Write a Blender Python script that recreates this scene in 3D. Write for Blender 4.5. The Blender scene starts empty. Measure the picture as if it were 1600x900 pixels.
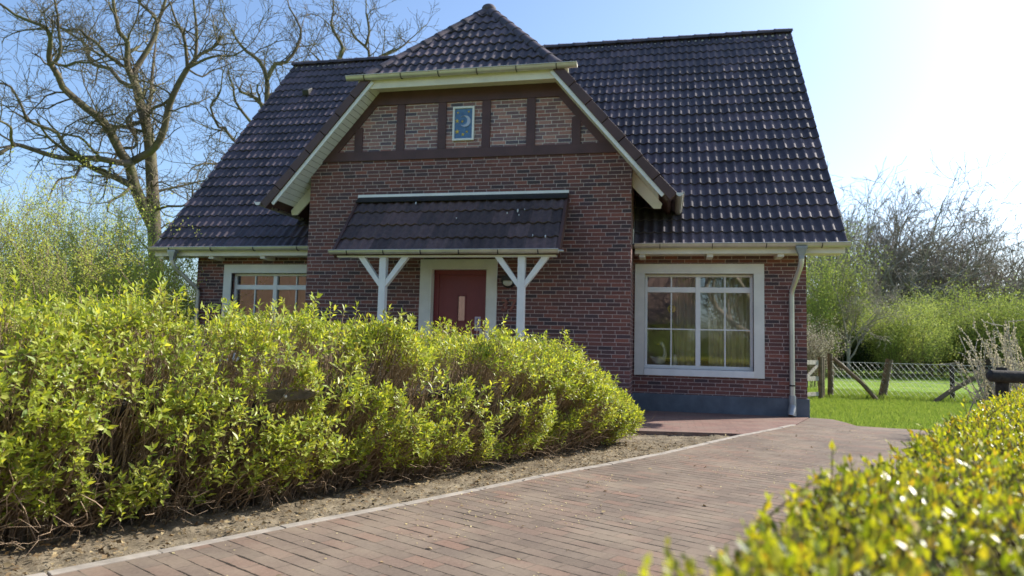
import bpy, math, random
import numpy as np
from mathutils import Vector, Matrix

random.seed(7)
RNG = np.random.default_rng(11)
S = bpy.context.scene
COL = S.collection
R = math.radians

# ------------------------------------------------------------------ meshes
def fast_mesh(name, V, Fs, UV=None, smooth=False):
    """V (n,3); Fs list of int arrays, each with rows of equal length."""
    V = np.asarray(V, dtype=np.float32).reshape(-1, 3)
    me = bpy.data.meshes.new(name)
    Fs = [np.asarray(f, dtype=np.int32) for f in Fs if len(f)]
    loops = np.concatenate([f.ravel() for f in Fs])
    totals = np.concatenate([np.full(len(f), f.shape[1], dtype=np.int32) for f in Fs])
    starts = np.concatenate([[0], np.cumsum(totals)[:-1]]).astype(np.int32)
    me.vertices.add(len(V)); me.vertices.foreach_set('co', V.ravel())
    me.loops.add(len(loops)); me.loops.foreach_set('vertex_index', loops)
    me.polygons.add(len(starts)); me.polygons.foreach_set('loop_start', starts)
    me.update(calc_edges=True)
    if UV is not None:
        l = me.uv_layers.new(name='UVMap')
        l.data.foreach_set('uv', np.asarray(UV, dtype=np.float32)[loops].ravel())
    if smooth:
        me.polygons.foreach_set('use_smooth', np.ones(len(starts), dtype=bool))
    me.validate()
    return me

def box_uv(me):
    if me.uv_layers: return
    n = len(me.polygons)
    if n == 0 or n > 60000: return
    l = me.uv_layers.new(name='UVMap')
    co = np.empty(len(me.vertices) * 3, dtype=np.float32); me.vertices.foreach_get('co', co); co = co.reshape(-1, 3)
    out = np.empty((len(me.loops), 2), dtype=np.float32)
    for p in me.polygons:
        N = p.normal; a = [abs(N.x), abs(N.y), abs(N.z)]
        idx = (1, 2) if a[0] >= a[1] and a[0] >= a[2] else ((0, 2) if a[1] >= a[2] else (0, 1))
        for li in p.loop_indices:
            v = co[me.loops[li].vertex_index]; out[li] = (v[idx[0]], v[idx[1]])
    l.data.foreach_set('uv', out.ravel())

def link(name, me, mat, parent=None, **props):
    o = bpy.data.objects.new(name, me); COL.objects.link(o)
    if me is not None:
        box_uv(me)
        if mat is not None and not me.materials: me.materials.append(mat)
    if parent is not None:
        o.parent = parent
        o.matrix_parent_inverse = world(parent).inverted()
    for k, v in props.items(): o[k] = v
    return o

def world(o):
    m = o.matrix_basis.copy()
    if o.parent is not None:
        m = world(o.parent) @ o.matrix_parent_inverse @ m
    return m

def thing(name, label, cat, loc=(0, 0, 0), group=None):
    o = bpy.data.objects.new(name, None); COL.objects.link(o)
    o.location = loc; o.empty_display_size = .2
    o['label'] = label; o['category'] = cat
    if group: o['group'] = group
    return o

def tag(o, label, cat, group=None):
    o['label'] = label; o['category'] = cat
    if group: o['group'] = group
    return o

class MB:
    def __init__(s): s.v = []; s.f = []
    def poly(s, pts):
        b = len(s.v); s.v += [tuple(p) for p in pts]; s.f.append(tuple(range(b, b + len(pts)))); return s
    def box(s, x0, x1, y0, y1, z0, z1):
        b = len(s.v)
        s.v += [(x0,y0,z0),(x1,y0,z0),(x1,y1,z0),(x0,y1,z0),(x0,y0,z1),(x1,y0,z1),(x1,y1,z1),(x0,y1,z1)]
        s.f += [tuple(b+i for i in q) for q in [(0,3,2,1),(4,5,6,7),(0,1,5,4),(1,2,6,5),(2,3,7,6),(3,0,4,7)]]
        return s
    def prism(s, pts, vec):
        """extrude polygon pts (3d) along vec"""
        n = len(pts); b = len(s.v); vec = np.array(vec)
        s.v += [tuple(p) for p in pts] + [tuple(np.array(p) + vec) for p in pts]
        s.f += [tuple(b+i for i in range(n)), tuple(b+n+i for i in reversed(range(n)))]
        for i in range(n):
            j = (i+1) % n; s.f.append((b+j, b+i, b+n+i, b+n+j))
        return s
    def bar(s, p0, p1, w, h, up=(0, 0, 1)):
        p0 = np.array(p0, float); p1 = np.array(p1, float); d = p1-p0; d /= np.linalg.norm(d)
        a = np.cross(d, up); a /= np.linalg.norm(a); c = np.cross(a, d)
        q = [p0 + a*w/2*i + c*h/2*j for i, j in ((-1,-1),(1,-1),(1,1),(-1,1))]
        return s.prism(q, p1-p0)
    def tube(s, pts, rad, n=10, cap=True):
        pts = np.array(pts, float); m = len(pts)
        rad = np.full(m, rad) if np.isscalar(rad) else np.array(rad)
        b = len(s.v); prev = None
        for i in range(m):
            d = pts[min(i+1, m-1)] - pts[max(i-1, 0)]; d /= np.linalg.norm(d)
            if prev is None:
                a = np.cross(d, (0, 0, 1) if abs(d[2]) < .9 else (1, 0, 0))
            else: a = prev - d*np.dot(prev, d)
            a /= np.linalg.norm(a); prev = a; c = np.cross(d, a)
            for k in range(n):
                t = 2*math.pi*k/n; s.v.append(tuple(pts[i] + rad[i]*(a*math.cos(t) + c*math.sin(t))))
        for i in range(m-1):
            for k in range(n):
                k2 = (k+1) % n; s.f.append((b+i*n+k, b+i*n+k2, b+(i+1)*n+k2, b+(i+1)*n+k))
        if cap:
            s.f.append(tuple(b+k for k in reversed(range(n)))); s.f.append(tuple(b+(m-1)*n+k for k in range(n)))
        return s
    def gutter(s, p0, p1, r, fwd, n=8):
        """half round trough from p0 to p1 (centre of the rim), open upward, with rolled bead along the front"""
        p0 = np.array(p0, float); p1 = np.array(p1, float); f = np.array(fwd, float); u = np.array((0, 0, 1.))
        for rr, fl in ((r, 1), (r-.004, -1)):
            b = len(s.v)
            for P in (p0, p1):
                for k in range(n+1):
                    t = math.pi*k/n; s.v.append(tuple(P + f*rr*math.cos(t) - u*rr*math.sin(t)))
            for k in range(n):
                q = (b+k, b+k+1, b+n+2+k, b+n+1+k); s.f.append(q if fl > 0 else q[::-1])
        for P in (p0, p1):
            s.poly([P + f*r*math.cos(math.pi*k/n) - u*r*math.sin(math.pi*k/n) for k in range(n+1)])
        s.tube([p0 + f*(r+.004) + u*.004, p1 + f*(r+.004) + u*.004], .010, 8)
        return s
    def sphere(s, c, r, n=10, m=7, sc=(1, 1, 1)):
        b = len(s.v)
        for i in range(m+1):
            ph = math.pi*i/m
            for k in range(n):
                t = 2*math.pi*k/n
                s.v.append((c[0]+r*sc[0]*math.sin(ph)*math.cos(t), c[1]+r*sc[1]*math.sin(ph)*math.sin(t), c[2]+r*sc[2]*math.cos(ph)))
        for i in range(m):
            for k in range(n):
                k2 = (k+1) % n; s.f.append((b+i*n+k, b+(i+1)*n+k, b+(i+1)*n+k2, b+i*n+k2))
        return s
    def build(s, name, mat, parent=None, smooth=False, bevel=0, **props):
        me = bpy.data.meshes.new(name); me.from_pydata(s.v, [], s.f)
        me.update(); me.validate()
        if smooth:
            me.polygons.foreach_set('use_smooth', np.ones(len(me.polygons), dtype=bool))
        o = link(name, me, mat, parent, **props)
        if smooth: 
            try: me.set_sharp_from_angle(angle=R(40))
            except Exception: pass
        if bevel:
            m = o.modifiers.new('bevel', 'BEVEL'); m.width = bevel; m.segments = 2; m.limit_method = 'ANGLE'; m.angle_limit = R(40)
        return o

def norm(v):
    v = np.asarray(v, float); return v / (np.linalg.norm(v, axis=-1, keepdims=True) + 1e-12)

def tubes_batch(P, Rd, n):
    """P (M,N,3), Rd (M,N) -> V, F"""
    M, N, _ = P.shape
    D = np.empty_like(P)
    D[:, 1:-1] = P[:, 2:] - P[:, :-2]; D[:, 0] = P[:, 1]-P[:, 0]; D[:, -1] = P[:, -1]-P[:, -2]
    D = norm(D)
    main = norm(P[:, -1]-P[:, 0])
    ref = np.where(np.abs(main[:, 2:3]) < .8, np.array([[0, 0, 1.]]), np.array([[1., 0, 0]]))[:, None, :]
    A = norm(np.cross(D, np.broadcast_to(ref, D.shape))); C = np.cross(D, A)
    t = 2*np.pi*np.arange(n)/n
    V = P[:, :, None, :] + Rd[:, :, None, None]*(A[:, :, None, :]*np.cos(t)[:, None] + C[:, :, None, :]*np.sin(t)[:, None])
    base = (np.arange(M)*N*n)[:, None, None]
    i = (np.arange(N-1)*n)[None, :, None]; k = np.arange(n)[None, None, :]; k2 = (k+1) % n
    F = np.stack([base+i+k, base+i+k2, base+i+n+k2, base+i+n+k], -1).reshape(-1, 4)
    return V.reshape(-1, 3), F

def tubes_mesh(name, polys, sides):
    """polys: list of (pts(N,3), rad(N)); sides: function of mean radius"""
    groups = {}
    for p, r in polys:
        groups.setdefault((len(p), sides(r[0])), []).append((p, r))
    Vs, Fs, off = [], [], 0
    for (N, n), g in groups.items():
        V, F = tubes_batch(np.array([a for a, _ in g], float), np.array([b for _, b in g], float), n)
        Vs.append(V); Fs.append(F+off); off += len(V)
    return fast_mesh(name, np.concatenate(Vs), [np.concatenate(Fs)], smooth=True)

def leaf_geo(P, D, N, L, W, fold=.22, curl=.15, simple=False):
    P = np.asarray(P, float); D = norm(D); Sx = norm(np.cross(D, N)); N = np.cross(Sx, D)
    L = np.asarray(L, float).reshape(-1, 1)*np.ones((len(P), 1)); W = np.asarray(W, float).reshape(-1, 1)*np.ones((len(P), 1))
    if simple:
        V = np.stack([P, P+D*L*.5+Sx*W/2, P+D*L, P+D*L*.5-Sx*W/2], 1)
        F = np.arange(len(P))[:, None]*4 + np.array([[0, 1, 2, 3]])
        return V.reshape(-1, 3), F
    c = P + D*L*.5
    V = np.stack([P, c-D*L*.05+Sx*W/2+N*fold*W, P+D*L-N*curl*L, c-D*L*.05-Sx*W/2+N*fold*W, c], 1)
    b = np.arange(len(P))[:, None]*5
    F = np.concatenate([b+np.array([[0, 4, 2, 1]]), b+np.array([[0, 3, 2, 4]])])
    return V.reshape(-1, 3), F

# ------------------------------------------------------------------ materials
def newmat(name):
    m = bpy.data.materials.new(name); m.use_nodes = True
    nt = m.node_tree; nt.nodes.clear()
    out = nt.nodes.new('ShaderNodeOutputMaterial')
    return m, nt, out

def N_(nt, t, **kw):
    n = nt.nodes.new('ShaderNode'+t)
    for k, v in kw.items():
        if k in n.inputs.keys(): n.inputs[k].default_value = v
        else: setattr(n, k, v)
    return n

def ramp(nt, fac, stops, interp='LINEAR'):
    r = nt.nodes.new('ShaderNodeValToRGB'); r.color_ramp.interpolation = interp
    e = r.color_ramp.elements
    while len(e) < len(stops): e.new(.5)
    for el, (p, c) in zip(e, stops): el.position = p; el.color = (*c, 1)
    nt.links.new(fac, r.inputs['Fac']); return r.outputs['Color']

def math_(nt, op, a, b=None, c=None):
    m = nt.nodes.new('ShaderNodeMath'); m.operation = op
    for i, x in enumerate((a, b, c)):
        if x is None: continue
        if isinstance(x, (int, float)): m.inputs[i].default_value = x
        else: nt.links.new(x, m.inputs[i])
    return m.outputs[0]

def mixc(nt, fac, a, b, mode='MIX'):
    m = nt.nodes.new('ShaderNodeMix'); m.data_type = 'RGBA'; m.blend_type = mode
    for s, x in ((m.inputs[0], fac), (m.inputs[6], a), (m.inputs[7], b)):
        if isinstance(x, (int, float)): s.default_value = x
        elif isinstance(x, tuple): s.default_value = (*x, 1)
        else: nt.links.new(x, s)
    return m.outputs[2]

def noise(nt, scale, detail=4, rough=.5, vec=None):
    n = nt.nodes.new('ShaderNodeTexNoise'); n.inputs['Scale'].default_value = scale
    n.inputs['Detail'].default_value = detail; n.inputs['Roughness'].default_value = rough
    if vec is None:
        tc = nt.nodes.new('ShaderNodeTexCoord'); vec = tc.outputs['Object']
    nt.links.new(vec, n.inputs['Vector']); return n.outputs['Fac']

def bump(nt, h, strength=.4, dist=.01, prev=None):
    b = nt.nodes.new('ShaderNodeBump'); b.inputs['Strength'].default_value = strength; b.inputs['Distance'].default_value = dist
    nt.links.new(h, b.inputs['Height'])
    if prev is not None: nt.links.new(prev, b.inputs['Normal'])
    return b.outputs['Normal']

def bsdf(nt, out, color, rough=.6, metal=0, spec=.5, normal=None):
    p = nt.nodes.new('ShaderNodeBsdfPrincipled')
    for k, x in (('Base Color', color), ('Roughness', rough), ('Metallic', metal), ('Specular IOR Level', spec)):
        if isinstance(x, tuple): p.inputs[k].default_value = (*x, 1)
        elif isinstance(x, (int, float)): p.inputs[k].default_value = x
        else: nt.links.new(x, p.inputs[k])
    if normal is not None: nt.links.new(normal, p.inputs['Normal'])
    nt.links.new(p.outputs[0], out.inputs['Surface']); return p

def paint(name, col, rough=.5, metal=0, var=.12, scale=6, bumpd=.001, spec=.5):
    m, nt, out = newmat(name)
    f = noise(nt, scale, 6, .6)
    c = ramp(nt, f, [(.3, tuple(x*(1-var) for x in col)), (.7, tuple(min(1, x*(1+var*.6)) for x in col))])
    f2 = noise(nt, scale*14, 4, .6)
    r = math_(nt, 'MULTIPLY_ADD', f2, .25, rough-.12)
    bsdf(nt, out, c, r, metal, spec, bump(nt, f2, .35, bumpd)); return m

def brick_mat(name, bw, bh, mortar, cols, mcol, wild=True, mort_depth=.006, rough=.75, spec=.35, rot=0, dirt=None, longj=0):
    m, nt, out = newmat(name)
    tc = nt.nodes.new('ShaderNodeTexCoord')
    mp = nt.nodes.new('ShaderNodeMapping'); mp.inputs['Rotation'].default_value[2] = rot
    nt.links.new(tc.outputs['UV'], mp.inputs['Vector'])
    # a slight wander of the joints
    wn = nt.nodes.new('ShaderNodeTexNoise'); wn.inputs['Scale'].default_value = 9; wn.inputs['Detail'].default_value = 3
    nt.links.new(mp.outputs[0], wn.inputs['Vector'])
    va = nt.nodes.new('ShaderNodeVectorMath'); va.operation = 'MULTIPLY_ADD'
    nt.links.new(wn.outputs['Color'], va.inputs[0]); va.inputs[1].default_value = (.006, .006, 0)
    nt.links.new(mp.outputs[0], va.inputs[2])
    sx = nt.nodes.new('ShaderNodeSeparateXYZ'); nt.links.new(va.outputs[0], sx.inputs[0])
    x, y = sx.outputs[0], sx.outputs[1]
    if wild:
        row = math_(nt, 'FLOOR', math_(nt, 'DIVIDE', y, bh))
        w = nt.nodes.new('ShaderNodeTexWhiteNoise'); w.noise_dimensions = '1D'; nt.links.new(row, w.inputs['W'])
        x = math_(nt, 'ADD', x, math_(nt, 'MULTIPLY', w.outputs['Value'], bw*.5))
    cx = nt.nodes.new('ShaderNodeCombineXYZ'); nt.links.new(x, cx.inputs[0]); nt.links.new(y, cx.inputs[1])
    bt = nt.nodes.new('ShaderNodeTexBrick'); bt.offset = .5; bt.squash = 1
    for k, v in (('Scale', 1), ('Mortar Size', mortar), ('Mortar Smooth', .3), ('Bias', 0), ('Brick Width', bw), ('Row Height', bh)):
        bt.inputs[k].default_value = v
    bt.inputs['Color1'].default_value = (0, 0, 0, 1); bt.inputs['Color2'].default_value = (1, 1, 1, 1); bt.inputs['Mortar'].default_value = (.5, .5, .5, 1)
    nt.links.new(cx.outputs[0], bt.inputs['Vector'])
    n = len(cols)
    c = ramp(nt, bt.outputs['Color'], [(i/(n-1)*.9+.05, q) for i, q in enumerate(cols)])
    g = noise(nt, 60, 5, .7); c = mixc(nt, .5, c, ramp(nt, g, [(.25, (.45, .45, .45)), (.75, (1.45, 1.4, 1.35))]), 'MULTIPLY')
    big = noise(nt, .9, 5, .6); c = mixc(nt, .55, c, ramp(nt, big, [(.3, (.72, .72, .74)), (.7, (1.2, 1.17, 1.13))]), 'MULTIPLY')
    mg = noise(nt, 25, 4, .6)
    mc = mixc(nt, .6, mcol, ramp(nt, mg, [(.3, (.55, .55, .55)), (.7, (1.25, 1.25, 1.25))]), 'MULTIPLY')
    c = mixc(nt, bt.outputs['Fac'], c, mc)
    if longj:
        fr = math_(nt, 'FRACT', math_(nt, 'DIVIDE', y, bh)); ds = math_(nt, 'MINIMUM', fr, math_(nt, 'SUBTRACT', 1.0, fr))
        ln = noise(nt, 3.2, 5, .7); lw = math_(nt, 'MULTIPLY', math_(nt, 'MAXIMUM', math_(nt, 'SUBTRACT', ln, .42), 0.0), .42)
        hit = math_(nt, 'LESS_THAN', ds, lw)
    if dirt: 
        dn = noise(nt, 1.7, 6, .65)
        c = mixc(nt, ramp(nt, dn, [(.45, (0, 0, 0)), (.72, (.75, .75, .75))]), c, dirt)
    if longj: c = mixc(nt, math_(nt, 'MULTIPLY', hit, longj), c, (.022, .018, .015))
    h = math_(nt, 'SUBTRACT', math_(nt, 'MULTIPLY', g, .25), bt.outputs['Fac'])
    h = math_(nt, 'ADD', h, math_(nt, 'MULTIPLY', bt.outputs['Color'], .12))
    bsdf(nt, out, c, rough, 0, spec, bump(nt, h, .8, mort_depth)); return m

def tile_mat(name='roof_tile_glaze', base=(.074, .066, .080)):
    m, nt, out = newmat(name)
    tc = nt.nodes.new('ShaderNodeTexCoord'); sx = nt.nodes.new('ShaderNodeSeparateXYZ'); nt.links.new(tc.outputs['UV'], sx.inputs[0])
    a = math_(nt, 'FLOOR', math_(nt, 'DIVIDE', sx.outputs[0], .312)); b = math_(nt, 'FLOOR', math_(nt, 'DIVIDE', sx.outputs[1], .335))
    cx = nt.nodes.new('ShaderNodeCombineXYZ'); nt.links.new(a, cx.inputs[0]); nt.links.new(b, cx.inputs[1])
    w = nt.nodes.new('ShaderNodeTexWhiteNoise'); w.noise_dimensions = '2D'; nt.links.new(cx.outputs[0], w.inputs['Vector'])
    c = ramp(nt, w.outputs['Value'], [(0, tuple(x*.72 for x in base)), (.5, base), (1, (base[0]*1.5, base[1]*1.35, base[2]*1.3))])
    g = noise(nt, 14, 6, .65)
    c = mixc(nt, .7, c, ramp(nt, g, [(.3, (.6, .6, .62)), (.7, (1.5, 1.42, 1.4))]), 'MULTIPLY')
    li = noise(nt, 3.1, 8, .75); c = mixc(nt, ramp(nt, li, [(.62, (0, 0, 0)), (.78, (.5, .5, .5))]), c, (.085, .085, .07))
    g2 = noise(nt, 120, 3, .6)
    r = math_(nt, 'MULTIPLY_ADD', g, .22, .60)
    bsdf(nt, out, c, r, 0, .26, bump(nt, g2, .25, .002)); return m

def leaf_mat(name, cols, trans=.45, rough=.4, spec=.4, tcol=None):
    m, nt, out = newmat(name)
    g = nt.nodes.new('ShaderNodeNewGeometry')
    n = len(cols)
    c = ramp(nt, g.outputs['Random Per Island'], [(i/max(1, n-1), q) for i, q in enumerate(cols)])
    p = nt.nodes.new('ShaderNodeBsdfPrincipled'); nt.links.new(c, p.inputs['Base Color'])
    p.inputs['Roughness'].default_value = rough; p.inputs['Specular IOR Level'].default_value = spec
    t = nt.nodes.new('ShaderNodeBsdfTranslucent')
    tc = mixc(nt, 1.0, c, tcol or (1.5, 1.35, .5), 'MULTIPLY'); nt.links.new(tc, t.inputs['Color'])
    mx = nt.nodes.new('ShaderNodeMixShader'); mx.inputs[0].default_value = trans
    nt.links.new(p.outputs[0], mx.inputs[1]); nt.links.new(t.outputs[0], mx.inputs[2]); nt.links.new(mx.outputs[0], out.inputs['Surface'])
    return m

def bark_mat(name, a, b, scale=8, moss=None):
    m, nt, out = newmat(name)
    f = noise(nt, scale, 8, .7)
    c = ramp(nt, f, [(.3, a), (.7, b)])
    if moss: c = mixc(nt, ramp(nt, noise(nt, scale*.35, 5, .6), [(.45, (0, 0, 0)), (.65, (.8, .8, .8))]), c, moss)
    bsdf(nt, out, c, .85, 0, .2, bump(nt, f, .7, .02)); return m

def ground_mat(name, stops, s1, s2, b=.02, rough=.95):
    m, nt, out = newmat(name)
    f = noise(nt, s1, 8, .65); g = noise(nt, s2, 6, .7)
    c = ramp(nt, f, stops)
    c = mixc(nt, .8, c, ramp(nt, g, [(.25, (.5, .5, .5)), (.75, (1.5, 1.5, 1.45))]), 'MULTIPLY')
    bsdf(nt, out, c, rough, 0, .03, bump(nt, g, .6, b)); return m

M = {}
M['brick'] = brick_mat('dark_red_brick', .22, .0625, .0055, [(.070, .050, .056), (.180, .070, .058), (.112, .058, .058), (.25, .094, .072), (.082, .055, .064), (.20, .079, .065)], (.48, .38, .345))
M['brick_pale'] = brick_mat('mottled_panel_brick', .22, .0625, .0055, [(.12, .10, .13), (.34, .155, .13), (.19, .125, .145), (.46, .24, .20), (.18, .14, .165), (.40, .20, .17)], (.68, .61, .57))
M['paving'] = brick_mat('clinker_paving', .205, .098, .0035, [(.150, .119, .096), (.192, .150, .118), (.165, .133, .108), (.212, .143, .110), (.178, .139, .112)], (.13, .105, .082), wild=False, mort_depth=.003, rough=.85, spec=.15, rot=R(27), dirt=(.265, .215, .16), longj=.9)
M['terrace'] = brick_mat('terrace_paving', .205, .098, .003, [(.17, .10, .085), (.23, .135, .11), (.19, .12, .10)], (.09, .07, .06), wild=False, mort_depth=.004, rough=.8, spec=.25, rot=R(0), dirt=(.22, .17, .135))
M['tile'] = tile_mat()
M['verge'] = paint('verge_tile', (.085, .042, .036), .5, var=.25, scale=3)
M['trim'] = paint('cream_trim_paint', (.74, .69, .57), .5, var=.15, scale=2.2)
M['white'] = paint('white_joinery_paint', (.80, .80, .78), .42, var=.10, scale=3)
M['surround'] = paint('stucco_surround', (.74, .72, .66), .75, var=.10, scale=3, bumpd=.002)
M['timber'] = paint('brown_timber_paint', (.088, .040, .037), .55, var=.25, scale=4)
M['door'] = paint('maroon_door_paint', (.19, .028, .032), .4, var=.12, scale=2)
M['zinc'] = paint('zinc_gutter', (.60, .575, .51), .38, metal=.45, var=.16, scale=5)
M['zinc_dull'] = paint('dull_zinc', (.36, .37, .37), .5, metal=.5, var=.2, scale=7)
M['plinth'] = paint('blue_grey_plinth', (.12, .14, .165), .75, var=.38, scale=3, bumpd=.004)
M['iron'] = paint('dark_iron', (.035, .035, .035), .5, metal=.4)
M['lampglass'] = paint('frosted_lamp_glass', (.55, .55, .48), .25)
M['terracotta'] = paint('terracotta_digits', (.24, .085, .06), .6, var=.2, scale=12)
M['plaque_blue'] = paint('plaque_blue_glaze', (.075, .17, .33), .35, var=.3, scale=14)
M['moon'] = paint('moon_relief_glaze', (.42, .47, .60), .35, var=.15, scale=20)
M['star'] = paint('yellow_star_glaze', (.70, .52, .10), .35, var=.15, scale=30)
M['paper'] = paint('lilac_notice_card', (.62, .53, .62), .6, var=.05)
M['ink'] = paint('purple_notice_print', (.10, .06, .18), .6, var=.05)
M['concrete'] = paint('concrete_edging', (.30, .265, .225), .9, var=.35, scale=9, bumpd=.004)
M['soil'] = ground_mat('dry_soil', [(.3, (.12, .098, .072)), (.5, (.20, .165, .12)), (.7, (.29, .245, .18))], 5, 45, .03)
M['grass_ground'] = ground_mat('meadow_grass', [(.3, (.13, .21, .035)), (.5, (.18, .27, .045)), (.7, (.25, .30, .07))], .7, 22, .05)
M['room'] = paint('room_plaster', (.80, .72, .58), .9, var=.05)
M['roomfloor'] = paint('room_floor_wood', (.20, .12, .07), .5, var=.2)
M['curtain'] = leaf_mat('linen_curtain', [(.82, .74, .56), (.82, .74, .56)], .35, .9, .1, (1.1, 1, .85))
M['wood'] = bark_mat('weathered_wood', (.07, .055, .04), (.22, .175, .12), 14)
M['wood_dark'] = bark_mat('dark_weathered_wood', (.022, .02, .02), (.075, .065, .058), 14)
M['wood_pale'] = bark_mat('grey_pale_wood', (.22, .20, .17), (.45, .42, .36), 14)
M['oak_bark'] = bark_mat('oak_bark', (.06, .05, .038), (.19, .155, .11), 3.5, moss=(.14, .14, .06))
M['bark_far'] = bark_mat('far_tree_bark', (.17, .15, .13), (.38, .33, .27), 2)
M['twig'] = bark_mat('brown_twig', (.17, .115, .075), (.50, .375, .26), 20)
M['twig_dark'] = bark_mat('dark_twig', (.09, .07, .05), (.25, .20, .13), 20)
M['hedge_leaf'] = leaf_mat('spring_hedge_leaf', [(.15, .23, .04), (.30, .38, .06), (.41, .47, .09), (.34, .42, .07), (.52, .55, .15), (.44, .49, .10), (.22, .32, .045), (.36, .40, .08), (.22, .19, .08)], .5, .38, .45)
M['box_leaf'] = leaf_mat('young_privet_leaf', [(.06, .10, .015), (.28, .36, .025), (.52, .50, .04), (.38, .44, .03), (.50, .34, .06), (.08, .13, .02), (.50, .54, .04), (.20, .28, .02), (.46, .50, .05)], .40, .36, .75)
M['bush_leaf'] = leaf_mat('willow_green_leaf', [(.36, .44, .11), (.47, .53, .13), (.56, .58, .20)], .5, .6, .2, (1.45, 1.35, .6))
M['bush_leaf2'] = leaf_mat('hawthorn_green_leaf', [(.15, .21, .055), (.22, .29, .075), (.30, .35, .11)], .45, .6, .2, (1.25, 1.2, .75))
M['bush_leaf3'] = leaf_mat('yellow_green_leaf', [(.20, .28, .08), (.30, .37, .11), (.38, .42, .15)], .45, .6, .2, (1.25, 1.2, .75))
M['dark_leaf'] = leaf_mat('evergreen_leaf', [(.018, .035, .012), (.035, .06, .018)], .2, .5, .3)
M['blossom'] = leaf_mat('pale_blossom', [(.50, .44, .38), (.62, .56, .46), (.30, .30, .16)], .3, .8, .1, (1, .95, .9))
M['catkin'] = leaf_mat('cream_catkin', [(.55, .50, .36), (.72, .68, .52), (.35, .36, .2)], .3, .8, .1, (1, .95, .8))
M['grass_blade'] = leaf_mat('grass_blade', [(.16, .25, .05), (.22, .31, .065), (.30, .37, .10)], .35, .6, .15, (1.2, 1.15, .7))
M['litter'] = leaf_mat('dry_leaf_litter', [(.09, .06, .035), (.22, .155, .085), (.38, .30, .17), (.14, .10, .06)], .15, .8, .1, (1, .9, .7))
M['petal'] = leaf_mat('yellow_blossom_bits', [(.50, .40, .18), (.60, .52, .28), (.38, .30, .15)], .15, .8, .1, (1, .9, .6))
M['wire'] = paint('galvanised_wire', (.50, .52, .50), .4, metal=.6)
M['red_tile'] = paint('orange_red_roof_tile', (.21, .135, .11), .6, var=.3, scale=9)
M['red_brick'] = brick_mat('red_brick', .22, .0625, .006, [(.20, .11, .085), (.28, .15, .11), (.24, .125, .095)], (.40, .34, .28))
M['yellow_petal'] = paint('yellow_petal', (.75, .60, .03), .5)
M['china'] = paint('white_china', (.75, .74, .70), .25)

def glass_mat(name, tint=(.86, .9, .88), refl=.10):
    m, nt, out = newmat(name)
    t = nt.nodes.new('ShaderNodeBsdfTransparent'); t.inputs[0].default_value = (*tint, 1)
    g = nt.nodes.new('ShaderNodeBsdfGlossy'); g.inputs['Roughness'].default_value = 0.0; g.inputs['Color'].default_value = (1, 1, 1, 1)
    f = nt.nodes.new('ShaderNodeFresnel'); f.inputs['IOR'].default_value = 1.5
    tc = nt.nodes.new('ShaderNodeTexCoord')
    n = nt.nodes.new('ShaderNodeTexNoise'); n.inputs['Scale'].default_value = 1.3; n.inputs['Detail'].default_value = 1
    nt.links.new(tc.outputs['Object'], n.inputs['Vector'])
    nn = bump(nt, n.outputs['Fac'], .05, .02); nt.links.new(nn, g.inputs['Normal'])
    a = math_(nt, 'ADD', math_(nt, 'MULTIPLY', f.outputs[0], 2.0), refl)
    mx = nt.nodes.new('ShaderNodeMixShader'); nt.links.new(a, mx.inputs[0])
    nt.links.new(t.outputs[0], mx.inputs[1]); nt.links.new(g.outputs[0], mx.inputs[2]); nt.links.new(mx.outputs[0], out.inputs['Surface'])
    return m
M['glass'] = glass_mat('window_glass', (.93, .95, .93), .11)

# ------------------------------------------------------------------ camera
FOC, YAW, PIT, ROL = 1101.24, R(12.344), R(4.744), R(1.378)
CAMP = np.array([0, 0, 1.02])
Fw = np.array([-math.sin(YAW)*math.cos(PIT), math.cos(YAW)*math.cos(PIT), math.sin(PIT)])
r0 = np.array([math.cos(YAW), math.sin(YAW), 0]); u0 = np.cross(r0, Fw)
Rt = r0*math.cos(ROL) + u0*math.sin(ROL); Up = np.cross(Rt, Fw)
cd = bpy.data.cameras.new('camera'); cam = bpy.data.objects.new('camera', cd); COL.objects.link(cam)
cam.matrix_world = Matrix([[Rt[0], Up[0], -Fw[0], CAMP[0]], [Rt[1], Up[1], -Fw[1], CAMP[1]], [Rt[2], Up[2], -Fw[2], CAMP[2]], [0, 0, 0, 1]])
cd.sensor_width = 36; cd.lens = FOC/1600*36; cd.clip_start = .05; cd.clip_end = 2000
cd.dof.use_dof = True; cd.dof.focus_distance = 5.6; cd.dof.aperture_fstop = 2.6
S.camera = cam
def at(x, y, D):
    """a world point seen along the survey ray of the house photograph, D metres ahead (used to survey tree limbs)"""
    return CAMP + (Fw + Rt*(x-800)/FOC - Up*(y-450)/FOC)*D

# ------------------------------------------------------------------ light
SUN = np.array([.80, .60, 0]); SUN /= np.linalg.norm(SUN); EL = R(37)
sd = np.array([SUN[0]*math.cos(EL), SUN[1]*math.cos(EL), math.sin(EL)])
W = bpy.data.worlds.new('World'); S.world = W; W.use_nodes = True
nt = W.node_tree; bg = nt.nodes['Background']
sky = nt.nodes.new('ShaderNodeTexSky'); sky.sky_type = 'NISHITA'; sky.sun_disc = False
sky.sun_elevation = EL; sky.sun_rotation = math.atan2(sd[0], sd[1])
sky.air_density = 1.0; sky.dust_density = 1.55; sky.ozone_density = 4.0
nt.links.new(sky.outputs[0], bg.inputs['Color']); bg.inputs['Strength'].default_value = .115
sl = bpy.data.lights.new('sun', 'SUN'); sl.energy = 3.9; sl.angle = R(.53); sl.color = (1, .94, .84)
so = bpy.data.objects.new('sun', sl); COL.objects.link(so)
so.rotation_euler = Vector(sd).to_track_quat('Z', 'Y').to_euler()
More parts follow.
